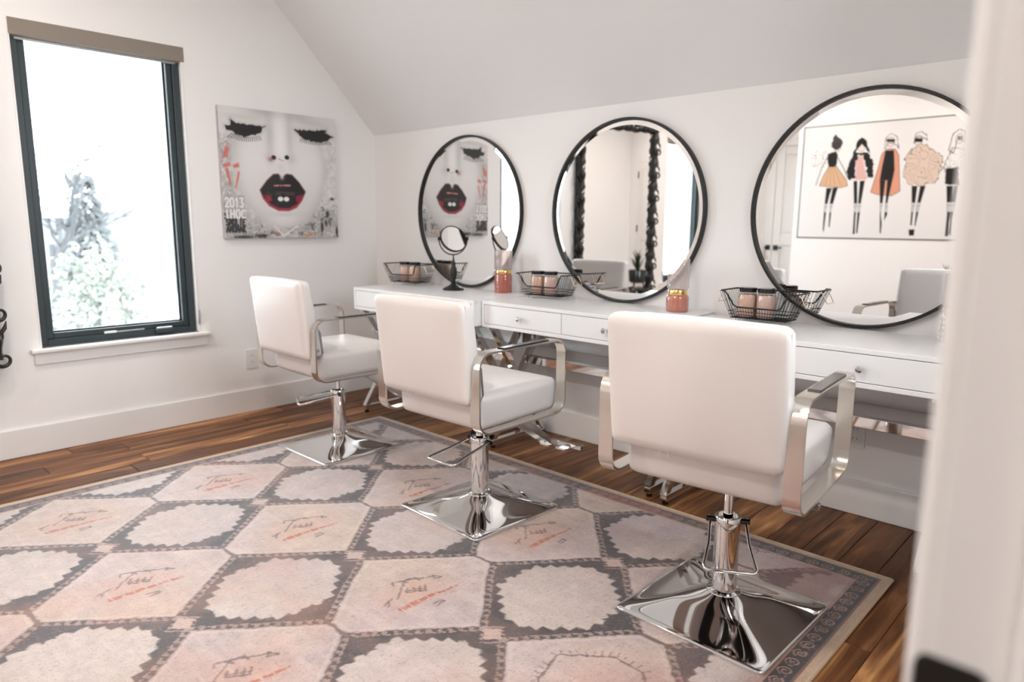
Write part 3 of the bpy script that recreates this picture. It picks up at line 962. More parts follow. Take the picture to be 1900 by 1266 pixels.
    col = np.where(dk[:, None], (s2l([44, 30, 28])[None] * (0.8 + .5 * n2)[:, None]), col)
    # running key / scroll ornament in the dark band
    q = (np.mod(t, .052) / .052 - .5) * .052; w = e - .059
    rr_ = np.hypot(q, w); an = np.arctan2(w, q)
    spiral = np.abs(np.mod(rr_ / .0105 - an / (2 * PI), 1.0) - .5) < .16
    key = dk & (np.abs(w) < .019) & spiral & (rr_ < .021)
    col = over(col, s2l([196, 150, 134]), np.where(key, .95, 0.0) * (0.5 + .7 * n2))
    col = over(col, orange, np.where(inb & horiz & (e > .03), .35, 0.0) * sstep(.45, .7, n1))
    col = np.where((e < .030)[:, None], s2l([196, 166, 138])[None] * (0.8 + .4 * n3)[:, None], col)
    col = np.where(((e > .026) & (e < .032))[:, None], s2l([120, 84, 70])[None], col)
    # speckle of worn pile: pale flecks in the dark bands, dark flecks in the light fields
    sp = vnoise(x * 260, y * 260, 71); sp2 = vnoise(x * 420, y * 180, 72); lum = col.mean(1)
    fleck = sstep(.74, .92, sp) * (0.35 + .9 * (n2 - .2))
    col = over(col, s2l([170, 148, 142]), np.clip(.55 * fleck * (lum < .16), 0, 1))
    col = over(col, s2l([128, 104, 98]), np.clip(.45 * sstep(.72, .92, sp2) * (lum >= .16) * (e > .1), 0, 1))
    fade = sstep(.50, .68, fbm(x * 5 + 13, y * 5 + 2, 74)) * (lum < .2) * (e > .1)
    col = over(col, s2l([132, 102, 92]), .34 * fade)
    # general wear
    col = over(col, s2l([214, 196, 184]), .28 * sstep(.58, .8, n5) * (hexd < 0))
    return np.clip(col * np.array([.845, .83, .83])[None], 0, 1)
rug = thing('area_rug', 'large faded pink and charcoal hexagon-patterned rug under the salon chairs', 'rug', (0, 0, 0))
M['rug'] = painted_material('printed_rug_pile', .66, .28, 420, .58, .4)
M['rugedge'] = mat('rug_binding', (.55, .40, .28), .9, nscale=300, var=.2, bump=.6, bscale=500)
YM = -2.80
painted_grid('pile', (RX0, YM, .0100), (RX1 - RX0, 0, 0), (0, RY1 - YM, 0), 720, 590,
             lambda u, v: rug_paint(u, (YM + v * (RY1 - YM) - RY0) / (RY1 - RY0)), M['rug'], rug)
painted_grid('pile', (RX0, RY0, .0100), (RX1 - RX0, 0, 0), (0, YM - RY0, 0), 260, 130,
             lambda u, v: rug_paint(u, (v * (YM - RY0)) / (RY1 - RY0)), M['rug'], rug)
box('backing', (RX0, RY0, .0005), (RX1, RY1, .0095), M['rugedge'], rug)
rp = [(RX0, RY0, .0065), (RX1, RY0, .0065), (RX1, RY1, .0065), (RX0, RY1, .0065)]
mb = MB()
for i in range(4):
    mb.tube([rp[i], rp[(i + 1) % 4]], .006, 8)
mb.build('binding', M['rugedge'], rug, 60)

# ================================================================== canvas with painted face
ART = {
 'eyeL':[(0.046,0.853),(0.091,0.853),(0.088,0.908),(0.134,0.879),(0.202,0.878),(0.308,0.873),(0.370,0.879),(0.345,0.858),(0.333,0.827),(0.283,0.804),(0.196,0.781),(0.139,0.789),(0.110,0.816),(0.059,0.821)],
 'eyeR':[(0.621,0.880),(0.671,0.880),(0.767,0.882),(0.919,0.901),(0.909,0.876),(0.978,0.850),(0.938,0.825),(0.868,0.794),(0.781,0.797),(0.703,0.811),(0.663,0.837)],
 'lips':[(0.302,0.382),(0.362,0.457),(0.421,0.509),(0.461,0.514),(0.494,0.489),(0.536,0.517),(0.582,0.513),(0.644,0.454),(0.698,0.381),(0.662,0.309),(0.611,0.251),(0.544,0.224),(0.451,0.224),(0.374,0.260),(0.326,0.316)],
 'lipred':[(0.312,0.352),(0.386,0.276),(0.452,0.246),(0.545,0.243),(0.618,0.281),(0.688,0.359),(0.662,0.309),(0.611,0.251),(0.544,0.224),(0.451,0.224),(0.374,0.260),(0.326,0.316)],
 'redL':[(0.339,0.347),(0.389,0.339),(0.398,0.302),(0.364,0.294)], 'redR':[(0.609,0.340),(0.676,0.358),(0.662,0.315),(0.613,0.292)]}
GLYPH = {  # strokes in a 0..1 box
 '2': [((.1,.8),(.3,1)),((.3,1),(.7,1)),((.7,1),(.9,.75)),((.9,.75),(.1,0)),((.1,0),(.9,0))],
 '0': [((.3,0),(.7,0)),((.7,0),(.9,.25)),((.9,.25),(.9,.75)),((.9,.75),(.7,1)),((.7,1),(.3,1)),((.3,1),(.1,.75)),((.1,.75),(.1,.25)),((.1,.25),(.3,0))],
 '1': [((.3,.8),(.55,1)),((.55,1),(.55,0))],
 '3': [((.1,1),(.8,1)),((.8,1),(.45,.6)),((.45,.6),(.85,.35)),((.85,.35),(.7,0)),((.7,0),(.1,.05))],
 'H': [((.12,0),(.12,1)),((.85,0),(.85,1)),((.12,.5),(.85,.5))],
 'C': [((.9,.85),(.6,1)),((.6,1),(.2,.8)),((.2,.8),(.1,.4)),((.1,.4),(.35,0)),((.35,0),(.9,.1))],
 'I': [((.5,0),(.5,1))],
 'O': [((.3,0),(.7,0)),((.7,0),(.9,.3)),((.9,.3),(.9,.7)),((.9,.7),(.7,1)),((.7,1),(.3,1)),((.3,1),(.1,.7)),((.1,.7),(.1,.3)),((.1,.3),(.3,0))],
 'S': [((.9,.9),(.3,1)),((.3,1),(.1,.7)),((.1,.7),(.9,.3)),((.9,.3),(.7,0)),((.7,0),(.1,.1))],
 'M': [((.05,0),(.15,1)),((.15,1),(.5,.3)),((.5,.3),(.85,1)),((.85,1),(.95,0))],
 'L': [((.15,1),(.15,0)),((.15,0),(.85,0))],
 'E': [((.15,0),(.15,1)),((.15,1),(.85,1)),((.15,.5),(.7,.5)),((.15,0),(.85,0))],
 'A': [((.05,0),(.5,1)),((.5,1),(.95,0)),((.25,.4),(.75,.4))],
 'R': [((.12,0),(.12,1)),((.12,1),(.8,.85)),((.8,.85),(.12,.5)),((.3,.5),(.9,0))],
 'Z': [((.1,1),(.9,1)),((.9,1),(.1,0)),((.1,0),(.9,0))], 'K': [((.12,0),(.12,1)),((.85,1),(.12,.45)),((.3,.6),(.9,0))]}
def text_d(u, v, s, x0, y0, w, h):
    d = np.full(u.shape, 9.0); n = len(s); cw = w / n
    for i, c in enumerate(s):
        for a, b in GLYPH.get(c, []):
            f = lambda p: (x0 + (i + .08 + .84 * p[0]) * cw, y0 + p[1] * h)
            d = np.minimum(d, seg_d(u, v, f(a), f(b)))
    return d
def face_paint(u, v):
    n1 = fbm(u * 5, v * 5, 41); n2 = fbm(u * 26, v * 26, 42); n3 = fbm(u * 60, v * 60, 43, 2)
    g = np.full(u.shape, .60)
    def blob(cx, cy, sx, sy): return np.exp(-(((u - cx) / sx) ** 2 + ((v - cy) / sy) ** 2))
    # skin: bright forehead, nose, cheeks and chin; soft grey modelling
    L = .71 + .10 * blob(.30, .62, .20, .25) + .12 * blob(.72, .62, .22, .25) + .14 * blob(.49, .85, .06, .3) + .10 * blob(.49, .14, .16, .08) + .05 * blob(.2, .95, .2, .08)
    L = L - .17 * blob(.405, .80, .035, .16) - .13 * blob(.575, .82, .03, .18) - .12 * blob(.40, .64, .05, .04) - .12 * blob(.585, .64, .05, .04)
    L = L - .20 * blob(.36, .985, .16, .035) - .16 * blob(.66, .985, .12, .04) - .10 * blob(.49, .57, .035, .05) - .10 * blob(.49, .19, .14, .02)
    L = L - .13 * blob(.21, .93, .17, .025) - .10 * blob(.80, .94, .14, .025)
    # face outline falls into grey graffiti at both sides and below
    faced = np.hypot((u - .5) / .40, (v - .58) / .50)
    out = sstep(.93, 1.12, faced + .16 * (n1 - .5)) * (v < .80)
    L = L - .13 * np.exp(-((faced - 1.0) / .12) ** 2) * (v < .8)
    col = np.clip(L, .05, .9)[:, None] * np.array([1.0, .965, .95])[None]
    graf = np.clip(.58 + .35 * (n2 - .5) + .5 * (n1 - .5) + .2 * (n3 - .5), .10, .8) - .12 * sstep(.35, .1, v)
    col = col * (1 - out[:, None]) + (graf[:, None] * np.array([1.0, .97, .95])[None]) * out[:, None]
    # pale strokes and dark strokes over the sides
    st = np.abs(np.mod(n1 * 7 + n2 * 1.5, 1) - .5) < .07
    col = over(col, (.78, .76, .74), np.where(st, .7, 0) * out)
    dkm = (n2 > .60) & (n1 < .52)
    col = over(col, (.045, .04, .04), np.where(dkm, .7, 0) * out * (((u > .7) & (v < .36)) | (v < .12)))
    for cx, cy, sx, sy in ((.844, .086, .012, .05), (.90, .20, .016, .03), (.985, .052, .012, .045), (.95, .328, .02, .012), (.88, .13, .01, .02), (.30, .02, .05, .014), (.15, .012, .08, .012)):
        col = over(col, (.02, .018, .018), np.clip(1.4 * blob(cx, cy, sx, sy), 0, .95))
    # orange-red strips at the left edge
    for poly in ([(.015,.62),(.05,.72),(.075,.69),(.05,.61)], [(.01,.56),(.07,.585),(.08,.555),(.02,.54)], [(.085,.56),(.14,.585),(.145,.55),(.10,.54)], [(.03,.53),(.055,.54),(.075,.40),(.06,.40)], [(.13,.52),(.145,.51),(.11,.38),(.10,.39)]):
        d = poly_sd(u, v, poly); col = over(col, s2l([212, 78, 42]), .85 * sstep(.006, -.006, d) * (0.55 + .6 * n2))
    for cx, cy in ((.74, .035), (.70, .02), (.44, .04)): col = over(col, s2l([206, 110, 60]), .7 * blob(cx, cy, .03, .012))
    # eyes: black closed lids with ragged lashes
    for k in ('eyeL', 'eyeR'):
        d = poly_sd(u, v, ART[k]) + .016 * (fbm(u * 70, v * 40, 51, 2) - .5)
        col = over(col, (.008, .007, .006), sstep(.005, -.003, d))
        col = over(col, (.25, .24, .23), .35 * np.exp(-(np.maximum(d, 0) / .018) ** 2) * (d > 0))
    for i in range(16):
        a = i / 15
        x0, y0 = .10 + .22 * a, .80 - .02 * math.sin(a * PI)
        x1, y1 = x0 - .035 + .05 * a, y0 - .032
        col = over(col, (.01, .01, .01), .9 * sstep(.0045, .0015, seg_d(u, v, (x0, y0), (x1, y1))))
        x0, y0 = .68 + .24 * a, .815 - .015 * math.sin(a * PI)
        x1, y1 = x0 - .01 + .05 * a, y0 - .030
        col = over(col, (.01, .01, .01), .9 * sstep(.0045, .0015, seg_d(u, v, (x0, y0), (x1, y1))))
    # nose
    for cx, cy in ((.431, .642), (.545, .650)):
        col = over(col, (.012, .01, .01), sstep(1.15, .85, np.hypot((u - cx) / .021, (v - cy) / .018)))
    col = over(col, s2l([150, 40, 40]), .75 * blob(.405, .625, .025, .018))
    ring = np.abs(np.hypot((u - .488) / 1.25, v - .628) - .026) < .005
    col = over(col, (.80, .77, .75), np.where(ring & (v < .632), .8, 0.0)); ring2 = seg_d(u, v, (.47, .635), (.51, .62))
    col = over(col, (.3, .28, .27), .7 * sstep(.006, .003, ring2))
    # lips
    d = poly_sd(u, v, ART['lips'])
    col = over(col, s2l([120, 20, 45]), .8 * sstep(.010, .002, d)); col = over(col, (.007, .005, .006), sstep(.002, -.006, d))
    d2 = poly_sd(u, v, ART['lipred']); col = over(col, s2l([176, 44, 62]), .8 * sstep(.004, -.006, d2))
    for k in ('redL', 'redR'):
        d2 = poly_sd(u, v, ART[k]); col = over(col, s2l([170, 30, 66]), .85 * sstep(.008, -.008, d2) * (0.6 + .5 * n2))
    glaze = (v < .375) & (v > .345) & (u > .36) & (u < .64) & (n2 > .45)
    col = over(col, s2l([80, 62, 60]), np.where(glaze, .6, 0.0))
    m = seg_d(u, v, (.427, .421), (.566, .427)); col = over(col, s2l([205, 130, 130]), np.where((n3 > .42), 1, .3) * sstep(.009, .004, m))
    for cx in (.473, .525): col = over(col, (.85, .83, .80), sstep(1.2, .7, np.hypot((u - cx) / .024, (v - .316) / .019)))
    col = over(col, (.75, .72, .70), .85 * blob(.494, .497, .014, .02))
    # white V and lettering
    for a, b in (((.41, .097), (.487, .016)), ((.487, .016), (.609, .097))):
        col = over(col, (.82, .78, .76), .8 * sstep(.010, .005, seg_d(u, v, a, b)))
    panel = (u > .005) & (u < .172) & (v > .03) & (v < .335)
    col = over(col, (.30, .285, .28), np.where(panel, .55, 0.0) * (0.3 + n2))
    dark = np.minimum(text_d(u, v, 'SMOLIE', .012, .104, .156, .046), text_d(u, v, 'AMOMAR', .012, .052, .156, .044))
    col = over(col, (.012, .011, .011), .95 * sstep(.009, .005, dark))
    dsc = (u < .165) & (v < .20) & (v > .15) & (n2 > .5)
    col = over(col, (.02, .018, .018), np.where(dsc, .85, 0.0))
    txt = np.minimum(text_d(u, v, '2013', .010, .245, .155, .066), text_d(u, v, 'IHOC', .004, .160, .172, .062))
    col = over(col, (.86, .83, .81), sstep(.0075, .0045, txt))
    return col
AY0, AY1, AZ0, AZ1 = -1.0773, -.3222, 1.0522, 1.7967
art = thing('wall_canvas', 'square canvas print of a pale face with closed black lashes and black lips', 'wall art', (0, (AY0 + AY1) / 2, AZ0))
hw, hh = (AY1 - AY0) / 2, AZ1 - AZ0
M['canvas'] = mat('canvas_edge', (.52, .49, .47), .7, nscale=30, var=.3)
M['print'] = painted_material('canvas_print', .45, .03, 500)
box('stretcher_frame', (.001, -hw, 0), (.0285, hw, hh), M['canvas'], art, .002)
painted_grid('print', (.029, -hw, 0), (0, 2 * hw, 0), (0, 0, hh), 330, 330, face_paint, M['print'], art)

# ================================================================== tapestry on the wall behind (seen in the third mirror)
TAP = {
 'hair1':[(1.234,1.971),(1.239,2.047),(1.269,2.082),(1.314,2.057),(1.345,1.996),(1.328,1.943),(1.281,1.929)],
 'body1':[(1.201,1.897),(1.283,1.914),(1.307,1.879),(1.299,1.760),(1.220,1.763),(1.197,1.842)],
 'skirt1':[(1.220,1.763),(1.304,1.759),(1.414,1.613),(1.429,1.557),(1.356,1.538),(1.246,1.552),(1.138,1.566),(1.171,1.666)],
 'leg1':[(1.214,1.541),(1.273,1.540),(1.253,1.462),(1.235,1.351),(1.228,1.215),(1.222,1.068),(1.210,1.102),(1.208,1.328)],
 'leg1b':[(1.280,1.540),(1.333,1.549),(1.310,1.439),(1.286,1.328),(1.280,1.125),(1.268,1.136),(1.263,1.395)],
 'hair2':[(1.460,1.881),(1.488,1.997),(1.529,2.045),(1.580,2.001),(1.617,1.883),(1.576,1.928),(1.535,1.973),(1.504,1.932)],
 'coat2':[(1.411,1.656),(1.420,1.808),(1.476,1.891),(1.600,1.884),(1.667,1.774),(1.671,1.646),(1.623,1.622),(1.561,1.865),(1.498,1.868),(1.496,1.642),(1.445,1.622)],
 'pink2':[(1.495,1.858),(1.551,1.855),(1.613,1.616),(1.499,1.614)],
 'leg2':[(1.483,1.606),(1.521,1.605),(1.538,1.391),(1.534,1.238),(1.540,1.061),(1.520,1.057),(1.514,1.304)],
 'leg2b':[(1.546,1.604),(1.595,1.606),(1.576,1.391),(1.572,1.238),(1.566,1.062),(1.552,1.073),(1.548,1.325)],
 'hair3':[(1.755,1.906),(1.759,2.020),(1.805,2.062),(1.857,2.023),(1.888,1.907),(1.849,1.951),(1.833,1.963),(1.784,1.966)],
 'glas3':[(1.762,2.007),(1.845,2.001),(1.844,1.972),(1.769,1.978)],
 'coat3':[(1.733,1.865),(1.779,1.910),(1.854,1.906),(1.892,1.845),(1.933,1.490),(1.859,1.446),(1.738,1.457),(1.659,1.486),(1.707,1.708)],
 'body3':[(1.764,1.895),(1.843,1.894),(1.866,1.701),(1.855,1.597),(1.736,1.606),(1.745,1.728)],
 'leg3':[(1.736,1.606),(1.790,1.604),(1.785,1.430),(1.776,1.259),(1.793,1.173),(1.793,1.065),(1.781,1.076),(1.760,1.345)],
 'leg3b':[(1.806,1.603),(1.855,1.601),(1.829,1.387),(1.836,1.259),(1.811,1.195),(1.809,1.387)],
 'hair4':[(2.016,1.950),(2.026,2.040),(2.072,2.057),(2.121,2.023),(2.131,1.972),(2.095,1.999),(2.048,2.009)],
 'glas4':[(2.017,1.997),(2.092,1.991),(2.090,1.955),(2.024,1.960)],
 'puff4':[(1.954,1.801),(1.993,1.891),(2.083,1.935),(2.179,1.889),(2.269,1.803),(2.280,1.683),(2.244,1.584),(2.138,1.536),(2.004,1.561),(1.948,1.646)],
 'leg4':[(2.034,1.539),(2.086,1.538),(2.081,1.383),(2.070,1.258),(2.070,1.154),(2.056,1.154),(2.052,1.342)],
 'leg4b':[(2.110,1.537),(2.157,1.536),(2.126,1.362),(2.113,1.237),(2.103,1.143),(2.094,1.154),(2.096,1.341)],
 'shoe4':[(2.045,1.111),(2.098,1.116),(2.098,1.053),(2.054,1.052)],
 'hair5':[(2.326,1.860),(2.346,2.016),(2.395,2.051),(2.450,2.027),(2.459,1.929),(2.422,1.951),(2.387,1.954),(2.364,1.838)],
 'glas5':[(2.384,1.989),(2.436,1.985),(2.433,1.951),(2.393,1.953)],
 'body5':[(2.302,1.742),(2.351,1.878),(2.456,1.871),(2.474,1.694),(2.309,1.662)],
 'skirt5':[(2.315,1.697),(2.421,1.700),(2.445,1.537),(2.321,1.541)],
 'leg5':[(2.336,1.530),(2.393,1.529),(2.403,1.338),(2.392,1.176),(2.400,1.054),(2.368,1.050),(2.366,1.258)],
 'leg5b':[(2.402,1.529),(2.438,1.527),(2.429,1.338),(2.414,1.217),(2.421,1.055),(2.401,1.075),(2.397,1.338)]}
TX0, TX1, TZ0, TZ1 = .935, 2.62, 1.010, 2.190
def tap_paint(u, v):
    x = TX0 + u * (TX1 - TX0); z = TZ0 + v * (TZ1 - TZ0)
    n = fbm(x * 30, z * 30, 61); n1 = fbm(x * 90, z * 90, 62, 2)
    col = np.full((len(x), 3), .78) * np.array([1, .975, .96])[None]
    ink = (.012, .011, .011)
    def fill(k, c, a=1.0, rag=.0):
        nonlocal col
        d = poly_sd(x, z, TAP[k]) + rag * (n - .5)
        col = over(col, c, a * sstep(.004, -.004, d))
    def outline(k, c=ink, w=.004, a=.85, rag=.0):
        nonlocal col
        d = np.abs(poly_sd(x, z, TAP[k]) + rag * (n - .5))
        col = over(col, c, a * sstep(w, w * .4, d))
    skin = (.72, .62, .56)
    for cx, cz in ((1.295, 1.955), (1.535, 1.945), (1.805, 1.975), (2.055, 1.975), (2.405, 1.965)):
        r_ = np.hypot((x - cx) / .034, (z - cz) / .046)
        col = over(col, skin, .7 * sstep(1.05, .95, r_)); col = over(col, ink, .6 * sstep(.10, .04, np.abs(r_ - 1)))
    fill('skirt1', s2l([205, 160, 118]), .9); outline('skirt1')
    for a in (1.20, 1.25, 1.30, 1.36): col = over(col, ink, .5 * sstep(.003, .001, seg_d(x, z, (1.25 + (a - 1.27) * .3, 1.76), (a, 1.56))))
    fill('body1', ink, 1, .02); fill('hair1', ink, .95, .03)
    for a, b in (((1.199, 1.864), (1.143, 1.734)), ((1.143, 1.734), (1.102, 1.574)), ((1.302, 1.858), (1.384, 1.723)), ((1.384, 1.723), (1.411, 1.656))):
        col = over(col, ink, .8 * sstep(.006, .003, seg_d(x, z, a, b)))
    spl = (np.hypot(x - 1.12, z - 1.85) < .10) & (n1 > .68); col = over(col, ink, np.where(spl, .6, 0.0))
    fill('pink2', s2l([214, 172, 165]), 1); fill('coat2', ink, 1, .05); fill('hair2', ink, 1, .03)
    fill('coat3', s2l([214, 146, 116]), .95); outline('coat3'); fill('body3', ink, 1); outline('hair3', ink, .005, .8, .02); fill('glas3', ink, 1)
    fill('puff4', s2l([214, 190, 172]), .9, .06); outline('puff4', ink, .005, .85, .06)
    sw = np.abs(np.mod(fbm(x * 9, z * 9, 66, 2) * 8, 1) - .5) < .07
    col = over(col, ink, np.where(sw & (poly_sd(x, z, TAP['puff4']) < -.01), .5, 0.0))
    outline('hair4', ink, .005, .8, .02); fill('glas4', ink, 1)
    outline('hair5', ink, .005, .9, .02); outline('body5', ink, .005, .8, .03); fill('glas5', ink, 1); fill('skirt5', ink, 1, .02)
    dots = (poly_sd(x, z, TAP['body5']) < 0) & (n1 > .70); col = over(col, ink, np.where(dots, .7, 0.0))
    for k in ('leg1', 'leg1b', 'leg2', 'leg2b', 'leg3', 'leg3b', 'leg4', 'leg4b', 'leg5', 'leg5b', 'shoe4'): fill(k, ink, 1)
    for k, zz in (('1', 1.36), ('2', 1.30), ('3', 1.33), ('4', 1.31), ('5', 1.31)):
        gap = np.abs(z - zz) < .014
        col = over(col, (.76, .74, .73), np.where(gap & (col[:, 0] < .1), .75, 0.0))
    e = np.minimum(np.minimum(x - TX0, TX1 - x), np.minimum(z - TZ0, TZ1 - z))
    return over(col, (.015, .012, .010), sstep(.012, .009, e))
tp = thing('wall_tapestry', 'white cloth tapestry of fashion sketch women with a black border', 'tapestry', ((TX0 + TX1) / 2, YF, TZ0))
M['cloth'] = painted_material('tapestry_print', .9, .04, 700)
M['clothback'] = mat('tapestry_cloth', (.7, .68, .66), .9)
w2 = (TX1 - TX0) / 2
box('cloth', (-w2, .003, 0), (w2, .0055, TZ1 - TZ0), M['clothback'], tp)
painted_grid('print', (w2, .006, 0), (-2 * w2, 0, 0), (0, 0, TZ1 - TZ0), 430, 300, lambda u, v: tap_paint(1 - u, v), M['cloth'], tp)

# ================================================================== carved mirror on the left wall
ANG = R(13)
om = thing('ornate_mirror', 'tall mirror in a carved black baroque frame on the wall left of the window', 'mirror', (.012, -2.190, .447))
om.rotation_euler = (0, 0, 0)
OL, OH = 1.0, 1.65
dx, dy = math.sin(ANG), -math.cos(ANG)
nx, ny = math.cos(ANG), math.sin(ANG)
def op(s, z, d):                                   # along the frame, up, out of the wall
    return (s * dx + d * nx, s * dy + d * ny, z)
# angled backing box between wall and mirror
pts = [(0.0, -.02), (0.0, -OL * math.cos(ANG) + .04), op(OL - .04, 0, .018)[:2], op(.02, 0, .018)[:2]]
MB().prism(pts, 'z', .05, OH - .05).build('backing_box', M['blackcarved'], om)
g = MB().add([op(.07, .09, .022), op(OL - .07, .09, .022), op(OL - .07, OH - .09, .022), op(.07, OH - .09, .022)], [(0, 1, 2, 3)])
g.build('glass', M['mirror'], om)
fm = MB()
def frame_run(a, b, wave):
    P, rr_ = [], []
    n = 60
    for k in range(n + 1):
        q = k / n
        s = a[0] + (b[0] - a[0]) * q; z = a[1] + (b[1] - a[1]) * q
        L_ = math.hypot(b[0] - a[0], b[1] - a[1])
        tx, tz = (b[0] - a[0]) / L_, (b[1] - a[1]) / L_
        w = .012 * math.sin(q * L_ * 2 * PI / wave)
        P.append(op(s - tz * w, z + tx * w, .035)); rr_.append(.030 + .009 * math.sin(q * L_ * 2 * PI / wave * 2 + 1))
    return P, rr_
for a, b in (((.05, .06), (OL - .05, .06)), ((OL - .05, .06), (OL - .05, OH - .06)), ((OL - .05, OH - .06), (.05, OH - .06)), ((.05, OH - .06), (.05, .06))):
    P, rr_ = frame_run(a, b, .22); fm.tube(P, rr_, 10)
fm.build('frame', M['blackcarved'], om, 60)
# carved leaf scrolls along the frame, each its own piece
def scroll_mesh(flip):
    P, rr_ = [], []
    for k in range(22):
        a = k / 21
        th = a * 2.1 * PI
        r_ = .042 * (1 - .78 * a)
        P.append((flip * (r_ * math.cos(th) - .020), r_ * math.sin(th), .010 * math.sin(a * PI)))
        rr_.append(.011 * (1 - .55 * a))
    m = MB().tube(P, rr_, 7)
    m.tube([(flip * .02, .0, 0), (flip * .045, -.018, .008), (flip * .066, -.045, .004)], [.010, .009, .002], 7)
    return m
scr = {}
for f in (1, -1):
    me_o = scroll_mesh(f).build('scroll', M['blackcarved'], om, 60)
    scr[f] = me_o.data
    bpy.data.objects.remove(me_o)
basis = Matrix(((dx, 0, nx, 0), (dy, 0, ny, 0), (0, 1, 0, 0), (0, 0, 0, 1)))
def put_scroll(s, z, rot, f):
    o = bpy.data.objects.new('scroll', scr[f]); COL.objects.link(o); o.parent = om
    p = op(s, z, .040)
    o.matrix_local = Matrix.Translation(p) @ basis @ Matrix.Rotation(rot, 4, 'Z')
k = 0
for i in range(15):
    z = .06 + i * (OH - .12) / 14
    put_scroll(.035, z, R(180 + 20 * (-1) ** i), 1 if i % 2 else -1)
    put_scroll(OL - .035, z, R(20 * (-1) ** i), 1 if i % 2 else -1)
for i in range(9):
    s = .08 + i * (OL - .16) / 8
    put_scroll(s, .035, R(-90 + 20 * (-1) ** i), 1 if i % 2 else -1)
    put_scroll(s, OH - .035, R(90 + 20 * (-1) ** i), 1 if i % 2 else -1)

# ================================================================== things on the desks
def vase(label, loc, style):
    t = thing('glass_vase', label, 'vase', loc, 0, 'two-tone glass vases on the desks')
    H = .235
    if style == 'hobnail':
        MB().lathe([(0, .0), (.046, .0), (.048, .004), (.048, .100), (.045, .106), (.041, .108)], 40).build('base', M['pinkglass'], t, 40)
        hb = MB()
        for r_ in range(9):
            for k in range(18):
                a = 2 * PI * (k + .5 * (r_ % 2)) / 18
                c = (.0475 * math.cos(a), .0475 * math.sin(a), .010 + r_ * .0108)
                # little four-sided glass studs
                n_ = Vector((math.cos(a), math.sin(a), 0)); tt = Vector((-n_.y, n_.x, 0)); cc = Vector(c)
                q = .0044
                hb.add([cc + tt * q, cc + Vector((0, 0, q)), cc - tt * q, cc - Vector((0, 0, q)), cc + n_ * .0035], [(0, 1, 4), (1, 2, 4), (2, 3, 4), (3, 0, 4)])
        hb.build('hobnail_studs', M['pinkglass'], t, kind='stuff')
        MB().lathe([(.041, .108), (.046, .108), (.047, .113), (.047, .122), (.045, .126), (.041, .126)], 40).build('gold_band', M['gold'], t, 40)
        MB().lathe([(.045, .126), (.049, .130), (.049, H), (.0475, H), (.0475, .131)], 72, ribs=24, amp=.018).build('ribbed_top', M['clearglass'], t, 60)
    elif style == 'ribbed':
        MB().lathe([(0, 0), (.044, .0), (.049, .005), (.050, .062), (.047, .072), (.041, .078)], 96, ribs=28, amp=.012).build('base', M['roseglass'], t, 60)
        MB().lathe([(.038, .078), (.041, .078), (.042, .082), (.042, .094), (.040, .098), (.036, .098)], 40).build('gold_band', M['gold'], t, 40)
        prof = [(.040, .098), (.046, .106)] + [(.0475 + .0005 * (i / 12), .112 + (H - .112) * i / 12) for i in range(13)]
        MB().lathe(prof, 96, ribs=20, amp=.02, twist=.9).build('cut_glass_top', M['clearglass'], t)
    else:
        MB().lathe([(0, .0), (.046, .0), (.048, .004), (.048, .100), (.045, .106), (.041, .108)], 40).build('base', M['clearglass'], t, 40)
        hb = MB()
        for r_ in range(5):
            for k in range(14):
                a = 2 * PI * k / 14
                hb.lathe([(0, -.006), (.004, -.003), (.0055, 0), (.004, .003), (0, .006)], 8, (.049 * math.cos(a), .049 * math.sin(a), .014 + r_ * .0195))
        hb.build('bead_studs', M['chrome'], t, 60, kind='stuff')
        MB().lathe([(.041, .108), (.046, .108), (.047, .122), (.041, .126)], 40).build('gold_band', M['gold'], t, 40)
        MB().lathe([(.045, .126), (.049, .130), (.049, H), (.0475, H), (.0475, .131)], 72, ribs=24, amp=.018).build('ribbed_top', M['clearglass'], t, 60)
vase('glass vase with red hobnail base, gold band and ribbed clear top', (1.320, -.105, Z1), 'hobnail')
vase('glass vase with salmon ribbed base, gold band and diamond-cut clear top', (2.428, -.128, Z2), 'ribbed')
vase('clear beaded glass vase half hidden behind the door frame', (3.515, -.135, Z3), 'beaded')

